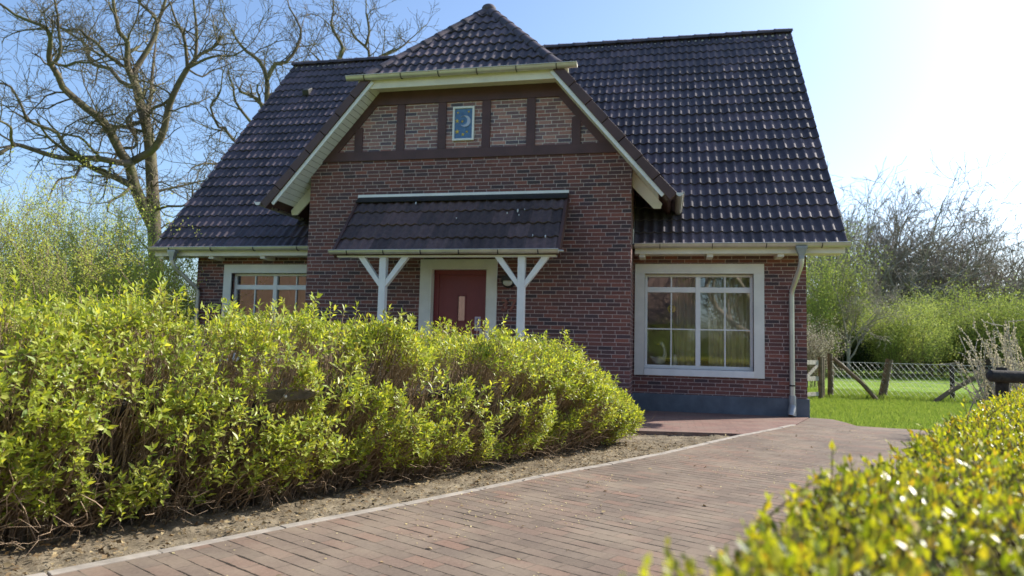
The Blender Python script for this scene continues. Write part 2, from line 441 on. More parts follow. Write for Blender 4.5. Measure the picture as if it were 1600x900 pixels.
S.view_settings.view_transform = 'Standard'; S.view_settings.look = 'None'; S.view_settings.gamma = 1
S.view_settings.use_curve_mapping = False; S.view_settings.exposure = 1.12
S.cycles.max_bounces = 8; S.cycles.transparent_max_bounces = 12
S.cycles.use_denoising = True

# ------------------------------------------------------------------ the house
D, G = 12.2, 11.2
CX = -3.335
H = thing('brick_house', 'dark red brick house with a black tiled roof and timbered front gable', 'house', (CX, D, 0))

def wall_y(mb, y, x0, x1, z0, z1, holes, depth=.3, sgn=1):
    """wall facing -Y at plane y with rectangular holes (hx0,hx1,hz0,hz1) and their reveals"""
    xs = sorted({x0, x1, *[h[0] for h in holes], *[h[1] for h in holes]}); zs = sorted({z0, z1, *[h[2] for h in holes], *[h[3] for h in holes]})
    for i in range(len(xs)-1):
        for j in range(len(zs)-1):
            cx, cz = (xs[i]+xs[i+1])/2, (zs[j]+zs[j+1])/2
            if any(h[0] < cx < h[1] and h[2] < cz < h[3] for h in holes): continue
            a, b, c, d = xs[i], xs[i+1], zs[j], zs[j+1]
            mb.poly([(a, y, c), (b, y, c), (b, y, d), (a, y, d)])
            mb.poly([(a, y+depth, c), (a, y+depth, d), (b, y+depth, d), (b, y+depth, c)])
    for a, b, c, d in holes:
        Y = y+depth
        mb.poly([(a, y, c), (a, y, d), (a, Y, d), (a, Y, c)]); mb.poly([(b, y, c), (b, Y, c), (b, Y, d), (b, y, d)])
        mb.poly([(a, y, c), (a, Y, c), (b, Y, c), (b, y, c)]); mb.poly([(a, y, d), (b, y, d), (b, Y, d), (a, Y, d)])

XL, XR = -9.03, 2.24
GL, GR = -6.13, -.54
WR = (-.35, 1.42, .71, 2.315); WL = (-8.26, -6.49, .71, 2.315)
wins = [WR, WL]
mb = MB()
wall_y(mb, D, XL, GL, .29, 2.95, [WL]); wall_y(mb, D, GR, XR, .29, 2.95, [WR])
# gable ends and back of the main block
RY, RZ = 16.62, 8.30; TH = math.tan(R(49.2))
for x, s in ((XL, -1), (XR, 1)):
    P = [(x, D, .29), (x, 21.0, .29), (x, 21.0, 2.95), (x, RY, RZ-.35), (x, D, 2.95)]
    mb.poly(P if s > 0 else P[::-1])
mb.poly([(XL, 21, .29), (XL, 21, 2.95), (XR, 21, 2.95), (XR, 21, .29)])
# return walls of the front gable
mb.poly([(GL, G, .29), (GL, G, 4.0), (GL, D, 4.0), (GL, D, .29)]); mb.poly([(GR, G, .29), (GR, D, .29), (GR, D, 4.0), (GR, G, 4.0)])
DR = (-3.86, -2.87, .16, 2.31)
wall_y(mb, G, GL, GR, .29, 4.03, [(DR[0], DR[1], .29, 2.31)], depth=.3)
mb.poly([(GL, G, 4.03), (GR, G, 4.03), (GR-.12, G, 4.18), (GL+.12, G, 4.18)])
mb.build('wall', M['brick'], H)
# upper gable, between the rake soffits, set in the timber frame
zr = lambda dx: 7.42 - 1.17*abs(dx)
mb = MB()
mb.poly([(GL+.14, G+.002, 4.19), (GR-.14, G+.002, 4.19), (CX+1.62, G+.002, 5.42), (CX-1.62, G+.002, 5.42)])
mb.build('gable_panel', M['brick_pale'], H, label='paler mottled brick panels between the gable timbers')
# plinth
mb = MB()
mb.box(GR, XR+.03, D-.03, D+.2, -.06, .29).box(XR, XR+.03, D+.2, 21, -.06, .29).box(XL-.03, GL, D-.03, D+.2, -.06, .29).box(XL-.03, XL, D+.2, 21.03, -.06, .29)
mb.box(GL-.03, DR[0], G-.03, G+.2, -.06, .29).box(DR[1], GR+.03, G-.03, G+.2, -.06, .29).box(GR-.02, GR+.03, G+.2, D-.03, -.06, .29).box(GL-.03, GL+.02, G+.2, D-.03, -.06, .29)
mb.box(XL, XR, 21, 21.03, -.06, .29)
mb.build('plinth', M['plinth'], H, bevel=.006)

# timber frame
TY = G-.028
def tb(name, *boxes):
    for q in boxes: MB().box(*q).build(name, M['timber'], H, bevel=.004)
tb('timber_beam', (GL+.16, GR-.16, TY, G+.0035, 4.165, 4.33))
MB().prism([(CX-1.70, TY-.004, 5.14), (CX+1.70, TY-.004, 5.14), (CX+1.60, TY-.004, 5.40), (CX-1.60, TY-.004, 5.40)], (0, .034, 0)).build('timber_beam', M['timber'], H)
for px in (-5.25, -4.48, -3.735, -2.96, -2.195, -1.44):
    top = min(5.14, zr(px-CX)-.42)
    if abs(px-CX) > 1.7: top = zr(px-CX) - .42
    tb('timber_post', (px-.073, px+.073, TY+.004, G+.0035, 4.33, min(top, 5.14)))
for s in (-1, 1):
    q = []
    for dx, o in ((2.63, .16), (1.60, .16), (1.60, .42), (2.41, .42)): q.append((CX+s*dx, TY+.002, zr(dx)-o))
    MB().prism(q if s > 0 else q[::-1], (0, .026, 0)).build('timber_brace', M['timber'], H)

# ---------------------------------------------------- tiled roof planes
def tile_plane(o, u, v, length, width, umin=None, umax=None, pitch=.156, gauge=.335, amp=.034, step=.032, per=8, name='roof_tiles', parent=None, mat=None, thick=.03, phase=0.):
    o = np.array(o, float); u = norm(u); v = norm(v); n = np.cross(u, v)
    if n[2] < 0: n = -n
    nc = max(1, int(round(length/gauge))); g = length/nc
    us = np.arange(0, width+1e-6, pitch/per)
    if us[-1] < width-1e-4: us = np.append(us, width)
    rows = []
    for k in range(nc):
        rows += [(k*g-.022, step-.012, 0), (k*g-.018, step, 0), (k*g+g*.5, step*.5, 0), ((k+1)*g-.012, .002, 0)]
    V, UV = [], []
    rng = np.random.default_rng(3)
    for k, (vv, h, _) in enumerate(rows):
        jit = 0
        a = 0 if umin is None else umin(vv); b = width if umax is None else umax(vv)
        if b < a: a = b = (a+b)/2
        uu = np.clip(us, a, b)
        c = .5+.5*np.cos(2*np.pi*(uu+phase)/pitch)
        w = amp*c**1.25
        # each tile seats a little differently
        tk = (np.floor(uu/(2*pitch)) * 7 + (k//4)*13).astype(int)
        w = w + ((np.sin(tk*12.9898)*43758.5453) % 1.0 - .5)*.010
        P = o + u*uu[:, None] + v*vv + n*(w+h)[:, None]
        V.append(P); UV.append(np.stack([uu, np.full_like(uu, (k//4+.5)*.335)], 1))
    m = len(us); V = np.concatenate(V); UV = np.concatenate(UV)
    i = np.arange(len(rows)-1)[:, None]*m; j = np.arange(m-1)[None, :]
    F = np.stack([i+j, i+j+1, i+j+1+m, i+j+m], -1).reshape(-1, 4)
    # orientation so that normals face out
    if np.dot(np.cross(u, v), n) < 0: F = F[:, ::-1]
    # drop collapsed faces
    e = V[F]; keep = (np.linalg.norm(e[:, 0]-e[:, 1], axis=1) > 1e-5) | (np.linalg.norm(e[:, 2]-e[:, 3], axis=1) > 1e-5)
    F = F[keep]
    me = fast_mesh(name, V, [F], UV, smooth=True)
    try: me.set_sharp_from_angle(angle=R(50))
    except Exception: pass
    return link(name, me, mat or M['tile'], parent)

def cap_run(p0, p1, name, parent, r=.115, L=.36, lift=.0, mat=None, end=True):
    """overlapping half round ridge tiles from p0 to p1"""
    p0 = np.array(p0, float); p1 = np.array(p1, float); d = p1-p0; Lt = np.linalg.norm(d); d /= Lt
    n = max(1, int(round(Lt/L))); st = Lt/n
    a = norm(np.cross(d, (0, 0, 1))); up = np.cross(a, d)
    mb = MB(); K = 9
    for i in range(n):
        q0 = p0 + d*(i*st - .03); q1 = p0 + d*((i+1)*st + .015)
        for rr0, rr1, inner in ((r*1.10, r*.95, 0),):
            b = len(mb.v)
            for q, rr in ((q0, rr0), (q0 + d*.03, rr0*1.015), (q0 + d*.055, rr0*.965), (q1, rr1)):
                for k in range(K+1):
                    t = math.pi*(k/K)*1.0
                    mb.v.append(tuple(q + a*rr*math.cos(t)*1.05 + up*(rr*math.sin(t)*.95 - .03 + lift)))
            for s_ in range(3):
                for k in range(K):
                    mb.f.append((b+s_*(K+1)+k, b+(s_+1)*(K+1)+k, b+(s_+1)*(K+1)+k+1, b+s_*(K+1)+k+1))
            mb.f.append(tuple(b+k for k in range(K+1)))
    mb.poly([p1 + a*r*.95*math.cos(math.pi*k/K)*1.05 + up*(r*.95*math.sin(math.pi*k/K)*.95-.03+lift) for k in range(K+1)])
    return mb.build(name, mat or M['tile'], parent, smooth=True)

c49, s49 = math.cos(R(49.2)), math.sin(R(49.2))
RX0, RX1 = -9.72, 2.77
EY, EZ = 11.76, 2.715
Lm = (RY-EY)/c49
rf = tile_plane((RX0, EY, EZ), (1, 0, 0), (0, c49, s49), Lm, RX1-RX0, name='roof', parent=H)
bk = tile_plane((RX1, 2*RY-EY, EZ), (-1, 0, 0), (0, -c49, s49), Lm, RX1-RX0, name='roof', parent=H, per=4)
RTZ = EZ+Lm*s49
cap_run((RX0-.02, RY, RTZ+.03), (RX1+.02, RY, RTZ+.03), 'ridge_tile', rf)
# boarding under the tiles, and verge boards
def under(y0, z0, y1, z1, x0, x1, t0=.012, t1=.12, name='roof_boarding', mat=None):
    n = norm(np.array([0, -(z1-z0), (y1-y0)])); n = n if n[2] > 0 else -n
    q = [np.array([x0, y0, z0])-n*t0, np.array([x0, y1, z1])-n*t0, np.array([x0, y1, z1])-n*t1, np.array([x0, y0, z0])-n*t1]
    return MB().prism(q, (x1-x0, 0, 0)).build(name, mat or M['trim'], H)
ridgez = EZ + (RY-EY)*TH
under(EY+.06, EZ+.06*TH, RY, ridgez, RX0+.03, RX1-.03)
under(2*RY-EY-.06, EZ+.06*TH, RY+.001, ridgez-.001, RX0+.03, RX1-.03)
for x0, x1 in ((RX0+.004, RX0+.028), (RX1-.028, RX1-.004)):
    for sg in (1, -1):
        n = np.array([0, -s49*sg, c49])
        a = np.array([x0, RY-sg*(RY-EY-.02), EZ+.03]); b = np.array([x0, RY, ridgez])
        MB().prism([a+n*.03, b+n*.03, b-n*.19, a-n*.19], (x1-x0, 0, 0)).build('verge_board', M['zinc_dull'] if x0 > 0 else M['trim'], H)
# eave fascia, soffit, blocks, gutters
for x0, x1 in ((RX0+.03, GL-.035), (GR+.035, RX1-.03)):
    MB().box(x0, x1, EY+.035, EY+.06, EZ-.115, EZ+.015).build('fascia', M['trim'], H, bevel=.004)
    MB().box(x0, x1, EY+.06, D-.004, EZ-.10, EZ-.08).build('soffit', M['trim'], H)
    x = x0+.12
    while x < x1:
        MB().box(x-.05, x+.05, EY+.062, D-.006, EZ-.165, EZ-.101).build('eave_block', M['trim'], H, bevel=.004); x += 1.09
def gutter(x0, x1, y, z, r=.062, name='gutter', nb=None, parent=H):
    g = MB().gutter((x0, y, z), (x1, y, z), r, (0, -1, 0)).build(name, M['zinc'], parent, smooth=True)
    nb = nb or max(2, int((x1-x0)/.78))
    for i in range(nb):
        x = x0 + (i+.5)*(x1-x0)/nb
        m = MB()
        m.tube([(x, y - (r+.007)*math.cos(t), z - (r+.007)*math.sin(t)) for t in np.linspace(-.12, math.pi, 12)], .007, 6)
        m.tube([(x, y+r+.004, z), (x, y+r+.03, z+.012)], .007, 6)
        m.build('gutter_bracket', M['iron'], g)
    return g
gutter(RX0-.02, GL-.03, EY-.035, EZ+.035); gutter(GR+.03, RX1+.03, EY-.035, EZ+.035)
# downpipes
def downpipe(pts, funnel, shoe_z, name='downpipe'):
    m = MB().tube(pts, .041, 12)
    x, y, z = funnel
    dp = m.build(name, M['zinc'], H, smooth=True)
    f = MB(); 
    q = [(.085, .06, 0), (.085, .06, -.03), (.04, .042, -.15), (.04, .042, -.2)]
    b = len(f.v)
    for w, d_, dz in q:
        f.v += [(x-w, y-d_, z+dz), (x+w, y-d_, z+dz), (x+w, y+d_, z+dz), (x-w, y+d_, z+dz)]
    for i in range(3):
        for k in range(4):
            k2 = (k+1) % 4; f.f.append((b+i*4+k, b+(i+1)*4+k, b+(i+1)*4+k2, b+i*4+k2))
    f.build('funnel', M['zinc_dull'], dp, bevel=.006)
    px, py = pts[-1][0], pts[-1][1]
    for z in (2.0, .5):
        MB().tube([(px, py, z-.012), (px, py, z+.012)], .047, 12).box(px-.012, px+.012, py+.04, py+.09, z-.012, z+.012).build('pipe_clip', M['iron'], dp)
    return dp, px, py
def smoothpts(P, n=5):
    P = [np.array(p, float) for p in P]; out = [P[0]]
    for i in range(1, len(P)-1):
        a = P[i] + norm(P[i-1]-P[i])*.09; c = P[i] + norm(P[i+1]-P[i])*.09
        for t in np.linspace(0, 1, n): out.append((1-t)**2*a + 2*t*(1-t)*P[i] + t*t*c)
    out.append(P[-1]); return out
dp, px, py = downpipe(smoothpts([(2.08, 11.70, 2.56), (2.08, 11.70, 2.42), (2.0, D-.075, 2.02), (2.0, D-.075, .28)]), (2.08, 11.70, 2.70), .2)
m = MB().tube([(px, py, .34), (px, py, .30), (px, py, .02)], [.052, .056, .058], 14)
m.tube([(px-.005, py-.03, .16), (px-.03, py-.085, .09), (px-.04, py-.11, .03)], [.062, .056, .05], 12)
m.build('pipe_shoe', M['zinc_dull'], dp, smooth=True)
MB().tube([(px-.02, py-.085, .135), (px-.02, py-.088, .136)], .045, 14).build('shoe_opening', M['iron'], dp)
downpipe(smoothpts([(-9.22, 11.70, 2.56), (-9.22, 11.70, 2.42), (-8.94, D-.075, 1.98), (-8.94, D-.075, .0)]), (-9.22, 11.70, 2.70), .1)

# ---------------------------------------------------- front gable roof
BY = 10.80
sl_ = 1.17; ang = math.atan(sl_); cg, sg_ = math.cos(ang), math.sin(ang)
APY = 12.6; HZ = 5.50
def hipy(z): return BY + max(0, (z-HZ))*(APY-BY)/(7.42-HZ)
EX = 3.46; ez = zr(EX); Lg = EX/cg
for s in (-1, 1):
    zz = lambda v: ez + v*sg_
    # u runs along +y
    um = lambda v: max(0, hipy(ez+v*sg_)-BY)
    gr = tile_plane((CX+s*EX, BY, ez-.02), (0, 1, 0), (-s*cg, 0, sg_), Lg, 5.3, umin=um, name='gable_roof', parent=H, amp=.03)
    nrm = np.array([s*sg_, 0, cg])
    # deck
    yb = BY+.05
    a = np.array([CX+s*(EX-.03), yb, ez+.03]); b = np.array([CX+s*1.66, yb, zr(1.66)]); 
    q = [a-nrm*.03, b-nrm*.03, b-nrm*.09, a-nrm*.09]
    MB().prism(q, (0, 1.9, 0)).build('roof_boarding', M['verge'], H)
    c = np.array([CX, APY, 7.42]); 
    # barge: verge tiles in overlapping lengths, then the white strip under them
    nt_ = 7; A = np.array([CX+s*(EX+.01), BY, zr(EX+.01)]); B = np.array([CX+s*1.63, BY, zr(1.63)])
    vt = MB()
    for i in range(nt_):
        p = A+(B-A)*(i/nt_); q2 = A+(B-A)*((i+1)/nt_)-norm(B-A)*.012
        o1 = .032; off = np.array([0, -.030-.004*(i % 2), 0])
        vt.prism([p+nrm*(o1+.012)+off, q2+nrm*(o1-.004)+off, q2-nrm*.105+off, p-nrm*.105+off], (0, .16, 0))
    vt.build('verge_tile', M['verge'], H, bevel=.006)
    A2 = np.array([CX+s*3.39, BY, zr(3.39)]); MB().prism([A2-nrm*.106, B-nrm*.106, B-nrm*.165, A2-nrm*.165], (0, .03, 0)).build('barge_board', M['white'], H, bevel=.003)
    # slatted soffit
    C1 = np.array([CX+s*3.33, 0, zr(3.33)]); C2 = np.array([CX+s*1.60, 0, zr(1.60)])
    Ls = np.linalg.norm(C2-C1); ns = int(Ls/.10); du = norm(C2-C1)
    so_ = MB()
    for i in range(ns):
        p = C1+du*(i*Ls/ns+.004); q2 = C1+du*((i+1)*Ls/ns-.004)
        y0, y1 = BY+.032, (11.40 if abs(p[0]-CX) > 2.82 else G-.003)
        P = [p-nrm*.140, q2-nrm*.140, q2-nrm*.152, p-nrm*.152]
        so_.prism([(w[0], y0, w[2]) for w in P], (0, y1-y0, 0))
    so_.build('rake_soffit', M['white'] if s < 0 else M['trim'], H)
    # boxed eave plate beside the wall corner
    wx = abs(GR-CX)+.003
    pl = [(wx, zr(wx)-.232), (3.27, zr(3.27)-.232), (3.25, zr(3.27)-.31), (3.14, zr(3.27)-.31), (wx, zr(wx)-.50)]
    P = [(CX+s*x, 11.402, z) for x, z in pl]
    MB().prism(P if s < 0 else P[::-1], (0, .03, 0)).build('eave_plate', M['trim'], H)
    # short side gutter running back to the main roof
    gx = CX+s*(EX+.075); gz = zr(EX)+.02
    MB().gutter((gx, BY-.05, gz), (gx, 12.35, gz), .055, (s, 0, 0)).build('side_gutter', M['zinc'], H, smooth=True)
# hip plane
ah = math.atan((7.42-HZ)/(APY-BY)); Lh = (APY-BY)/math.cos(ah)
HX = abs((7.42-HZ)/1.17)
tile_plane((CX-HX, BY-.02, HZ), (1, 0, 0), (0, math.cos(ah), math.sin(ah)), Lh, 2*HX, umin=lambda v: max(0, v)/Lh*HX, umax=lambda v: 2*HX-max(0, v)/Lh*HX, name='hip_roof', parent=H, phase=.05)
for s in (-1, 1):
    cap_run((CX+s*HX, BY-.01, HZ+.01), (CX, APY, 7.44), 'hip_tile', H, r=.10, L=.34, lift=.01)
cap_run((CX, APY-.05, 7.44), (CX, 16.2, 7.44), 'ridge_tile', H, r=.11)
MB().sphere((CX, APY-.03, 7.43), .135, sc=(1.05, 1.05, .75)).build('ridge_cap', M['tile'], H, smooth=True)
MB().box(CX-1.80, CX+1.80, BY+.03, BY+.055, HZ-.19, HZ-.01).build('fascia', M['trim'], H, bevel=.004)
MB().box(CX-1.76, CX+1.76, BY+.055, G-.003, HZ-.125, HZ-.10).build('soffit', M['trim'], H)
gutter(CX-1.97, CX+1.95, BY-.05, HZ+.0, r=.065, nb=6)
# zinc flashing where the main roof meets the gable's cheek walls
for x, s in ((GR, 1), (GL, -1)):
    q = [(x+s*.004, EY, EZ+.03), (x+s*.004, D+.5, EZ+.03+(D+.5-EY)*TH), (x+s*.004, D+.5, EZ+.12+(D+.5-EY)*TH), (x+s*.004, EY, EZ+.12)]
    MB().prism(q, (s*.012, 0, 0)).build('flashing', M['zinc_dull'], H)
MB().box(GR+.004, GR+.016, EY-.03, EY+.3, EZ+.02, EZ+.30).build('flashing', M['white'], H)
MB().box(GL-.016, GL-.004, EY-.03, EY+.3, EZ+.02, EZ+.30).build('flashing', M['white'], H)
# vent tile on the left roof
vy = 15.58; vz = EZ+(vy-EY)*TH
MB().prism([(-8.80, vy-.12, vz-.06), (-8.80, vy-.17, vz+.06), (-8.80, vy+.02, vz+.18), (-8.80, vy+.10, vz+.13)], (.17, 0, 0)).build('roof_vent', M['iron'], H, bevel=.01)

# ---------------------------------------------------- windows
def window(W_, y, name='window', drape=True):
    x0, x1, z0, z1 = W_
    # stucco surround
    o = .165
    m = MB()
    q = [(x0-o, x1+o, z1, z1+o), (x0-o, x0, z0-.115, z1), (x1, x1+o, z0-.115, z1)]
    for a, b, c, d in q: m.box(a, b, y-.03, y+.05, c, d)
    sur = m.build('window_surround', M['surround'], H, bevel=.004)
    MB().box(x0+.001, x1-.001, y-.045, y+.12, z0-.115, z0-.002).build('window_sill', M['white'], sur, bevel=.008)
    yf = y+.09
    fw = .045
    m = MB()
    m.box(x0, x1, yf, yf+.06, z1-fw, z1).box(x0, x1, yf, yf+.06, z0, z0+fw+.015)
    m.box(x0, x0+fw, yf, yf+.06, z0+fw+.015, z1-fw).box(x1-fw, x1, yf, yf+.06, z0+fw+.015, z1-fw)
    xm = (x0+x1)/2; zt = 2.05
    m.box(xm-.04, xm+.04, yf-.006, yf+.06, z0+fw+.015, z1-fw)
    m.box(x0+fw, xm-.04, yf, yf+.06, zt-.045, zt+.045).box(xm+.04, x1-fw, yf, yf+.06, zt-.045, zt+.045)
    fr = m.build('window_frame', M['white'], sur, bevel=.004)
    for a, b in ((x0+fw, xm-.04), (xm+.04, x1-fw)):
        m = MB(); c = (a+b)/2
        m.box(c-.011, c+.011, yf+.018, yf+.04, z0+fw+.016, zt-.046).box(c-.011, c+.011, yf+.018, yf+.04, zt+.046, z1-fw-.001)
        m.box(a+.001, c-.012, yf+.018, yf+.04, 1.37, 1.39).box(c+.012, b-.001, yf+.018, yf+.04, 1.37, 1.39)
        m.build('glazing_bar', M['white'], sur)
        for (za, zb) in ((z0+fw+.015, zt-.045), (zt+.045, z1-fw)):
            MB().poly([(a, yf+.045, za), (b, yf+.045, za), (b, yf+.045, zb), (a, yf+.045, zb)]).build('pane', M['glass'], sur)
    return sur
window(WR, D); window(WL, D)
# the room behind the right window and the left one
for (a, b) in ((GR+.02, XR-.1), (XL+.1, GL-.02)):
    MB().poly([(a, 15.5, .1), (b, 15.5, .1), (b, 15.5, 2.7), (a, 15.5, 2.7)]).poly([(a, D+.3, .1), (a, 15.5, .1), (a, 15.5, 2.7), (a, D+.3, 2.7)]).poly([(b, D+.3, .1), (b, D+.3, 2.7), (b, 15.5, 2.7), (b, 15.5, .1)]).poly([(a, D+.3, 2.7), (a, 15.5, 2.7), (b, 15.5, 2.7), (b, D+.3, 2.7)]).build('interior_wall', M['room'], H)
    MB().poly([(a, D+.3, .12), (b, D+.3, .12), (b, 15.5, .12), (a, 15.5, .12)]).build('interior_floor', M['roomfloor'], H)
def curtain(x0, x1, y, z0, z1, label):
    n = 60; V = []; Fq = []
    for j, z in enumerate(np.linspace(z0, z1, 6)):
        for i in range(n+1):
            t = i/n; x = x0+(x1-x0)*t + .01*math.sin(j+i)
            V.append((x, y+.045*math.sin(t*2*math.pi*(x1-x0)/.12)*(1-.3*j/5)+.01*math.sin(i*1.7+j), z))
    for j in range(5):
        for i in range(n): Fq.append([j*(n+1)+i, j*(n+1)+i+1, (j+1)*(n+1)+i+1, (j+1)*(n+1)+i])
    o = link('curtain', fast_mesh('curtain', V, [Fq], smooth=True), M['curtain'])
    m = o.modifiers.new('solid', 'SOLIDIFY'); m.thickness = .004
    tag(o, label, 'curtain', 'curtains hanging inside the large right window')
curtain(.72, 1.42, D+.40, .25, 2.42, 'beige linen curtain drawn to the right side of the large right window')
curtain(.10, .50, D+.41, .25, 2.42, 'narrow beige curtain hanging by the centre mullion of the large right window')
# things on the inner window board
MB().box(WR[0]-.02, WR[1]+.02, D+.152, D+.36, WR[2]-.03, WR[2]+.0).build('window_board', M['white'], H)
t = thing('flower_vase', 'yellow flower in a slim vase inside the large right window', 'vase', (.16, D+.26, WR[2]))
bz = WR[2]
MB().tube([(.16, D+.26, bz), (.16, D+.26, bz+.05), (.16, D+.26, bz+.16), (.16, D+.26, bz+.24)], [.035, .055, .04, .025], 14).build('vase', M['china'], t, smooth=True)
MB().tube([(.16, D+.26, bz+.2), (.13, D+.26, bz+.6), (.10, D+.25, bz+1.0)], .008, 6).build('stem', M['bush_leaf2'], t)
m = MB()
for i in range(12):
    a = i*2*math.pi/12; m.sphere((.10+.045*math.cos(a), D+.24, bz+1.02+.045*math.sin(a)), .03, 6, 5, (1, .5, 1))
m.sphere((.10, D+.225, bz+1.02), .035, 8, 6).build('petals', M['yellow_petal'], t, smooth=True)
t = thing('goose_figurine', 'white china goose figurine standing inside the large right window', 'figurine', (-.10, D+.25, bz))
MB().sphere((-.10, D+.25, bz+.13), .085, 14, 9, (1.25, .8, .9)).tube([(-.04, D+.25, bz+.16), (.0, D+.25, bz+.24), (-.02, D+.25, bz+.35), (-.05, D+.25, bz+.41)], [.05, .032, .026, .03], 10).sphere((-.065, D+.25, bz+.42), .036, 10, 8).tube([(-.17, D+.25, bz+.14), (-.25, D+.25, bz+.20)], [.05, .01], 8).tube([(-.10, D+.25, bz), (-.10, D+.25, bz+.06)], [.05, .04], 10).build('body', M['china'], t, smooth=True)
MB().tube([(-.095, D+.25, bz+.42), (-.15, D+.25, bz+.405)], [.016, .004], 8).build('beak', M['yellow_petal'], t)
t = thing('wooden_bench', 'low wooden bench just inside the large right window', 'bench', (.6, 13.1, .12))
MB().box(-.2, 1.3, 12.95, 13.25, .80, .86).build('seat', M['roomfloor'], t, bevel=.01)
for x in (-.1, 1.2):
    MB().box(x-.03, x+.03, 13.0, 13.2, .12, .80).build('leg', M['roomfloor'], t)

# ---------------------------------------------------- door
m = MB(); o = .17
m.box(DR[0]-o, DR[1]+o, G-.03, G+.05, 2.31, 2.31+.135).box(DR[0]-o, DR[0], G-.03, G+.05, .15, 2.31).box(DR[1], DR[1]+o, G-.03, G+.05, .15, 2.31)
m.box(DR[0], DR[0]+.03, G-.028, G+.13, .15, 2.28).box(DR[1]-.012, DR[1], G-.028, G+.13, .15, 2.28).box(DR[0], DR[1], G-.028, G+.13, 2.28, 2.309)
m.build('door_surround', M['surround'], H, bevel=.004)
dx0, dx1 = DR[0]+.03, DR[1]-.012; dy = G+.13
fr = MB().box(dx0, dx0+.09, dy, dy+.06, .15, 2.28).box(dx1-.05, dx1, dy, dy+.06, .15, 2.28).box(dx0+.09, dx1-.05, dy, dy+.06, 2.20, 2.28).build('door_frame', M['door'], H, bevel=.004)
lx0, lx1 = dx0+.092, dx1-.052
gx0, gx1, gz0, gz1 = -3.405, -3.285, 1.43, 1.84
m = MB(); Y0, Y1 = dy+.015, dy+.06
m.box(lx0, gx0, Y0, Y1, .16, 2.198).box(gx1, lx1, Y0, Y1, .16, 2.198).box(gx0, gx1, Y0, Y1, .16, gz0).box(gx0, gx1, Y0, Y1, gz1, 2.198)
dr = m.build('door', M['door'], H)
m = MB(); w = .022
m.box(gx0-w, gx1+w, Y0-.012, Y0+.01, gz1, gz1+w).box(gx0-w, gx1+w, Y0-.012, Y0+.01, gz0-w, gz0).box(gx0-w, gx0, Y0-.012, Y0+.01, gz0, gz1).box(gx1, gx1+w, Y0-.012, Y0+.01, gz0, gz1)
m.build('glass_bead', M['door'], dr, bevel=.004)
MB().box(gx0, gx1, Y0+.015, Y0+.02, gz0, gz1).build('door_glass', M['glass'], dr)
MB().poly([(gx0-.1, G+.6, gz0-.1), (gx1+.1, G+.6, gz0-.1), (gx1+.1, G+.6, gz1+.1), (gx0-.1, G+.6, gz1+.1)]).build('hall_panel', M['room'], H)
MB().tube([(lx1-.06, Y0-.05, 1.20), (lx1-.16, Y0-.05, 1.20)], .011, 8).tube([(lx1-.06, Y0, 1.20), (lx1-.06, Y0-.05, 1.20)], .011, 8).box(lx1-.085, lx1-.035, Y0-.008, Y0, 1.08, 1.30).build('door_handle', M['zinc'], dr)
nx0, nx1, nz0, nz1 = -3.105, -3.005, 1.27, 1.50
nc = MB().box(nx0, nx1, Y0-.004, Y0-.0005, nz0, nz1).build('notice', M['paper'], dr, label='small lilac notice card with two dark pictograms stuck on the door')
m = MB()
def ringz(m, cx, y, cz, r1, r2, n=20, a0=0, a1=2*math.pi):
    for i in range(n):
        t0, t1 = a0+(a1-a0)*i/n, a0+(a1-a0)*(i+1)/n
        m.poly([(cx+r2*math.cos(t0), y, cz+r2*math.sin(t0)), (cx+r2*math.cos(t1), y, cz+r2*math.sin(t1)), (cx+r1*math.cos(t1), y, cz+r1*math.sin(t1)), (cx+r1*math.cos(t0), y, cz+r1*math.sin(t0))])
yy = Y0-.0065
for cz in (nz1-.055, nz0+.085):
    ringz(m, (nx0+nx1)/2, yy, cz, .019, .028)
m.box((nx0+nx1)/2-.012, (nx0+nx1)/2+.012, yy-.001, yy+.001, nz1-.063, nz1-.048)
m.box((nx0+nx1)/2-.03, (nx0+nx1)/2+.03, yy-.001, yy+.001, nz1-.113, nz1-.107)
m.box((nx0+nx1)/2-.03, (nx0+nx1)/2+.03, yy-.001, yy+.001, nz0+.02, nz0+.027)
m.build('notice_print', M['ink'], dr)
MB().box(-5.0, -1.7, 9.9, G-.03, -.06, .15).build('door_step', M['terrace'], H, bevel=.01)

# ---------------------------------------------------- porch
PY, PZ = 10.28, 2.43; PX0, PX1 = -5.19, -1.55
pc, ps = math.cos(R(49)), math.sin(R(49)); Lp = (G-PY)/pc
pr = tile_plane((PX0, PY, PZ), (1, 0, 0), (0, pc, ps), Lp-.04, PX1-PX0, gauge=.33, name='porch_roof', parent=H, amp=.03, phase=.03, mat=tile_mat('porch_tile', (.095, .072, .072)))
n = np.array([0, -ps, pc])
a = np.array([PX0+.02, PY+.03, PZ+.03]); b = np.array([PX0+.02, G-.004, PZ+(G-PY)*ps/pc])
MB().prism([a-n*.012, b-n*.012, b-n*.10, a-n*.10], (PX1-PX0-.04, 0, 0)).build('porch_boarding', M['timber'], pr)
for x in (PX0-.01, PX1-.035):
    MB().prism([np.array([x, a[1]-.02, a[2]-.02])+n*.045, np.array([x, b[1], b[2]])+n*.045, np.array([x, b[1], b[2]])-n*.12, np.array([x, a[1]-.02, a[2]-.02])-n*.12], (.045, 0, 0)).build('porch_verge', M['verge'], pr)
zt_ = PZ+Lp*ps
MB().box(PX0-.01, PX1+.01, G-.05, G-.002, zt_+.03, zt_+.075).box(PX0-.01, PX0+.03, G-.05, G-.002, zt_-.03, zt_+.03).build('porch_flashing', M['white'], pr)
q0 = np.array([PX0, G-.03, zt_+.03]); q1 = np.array([PX0, G-.16, zt_-.085])
MB().prism([q0, q1, q1+n*.012, q0+n*.012], (PX1-PX0, 0, 0)).build('porch_apron', M['iron'], pr)
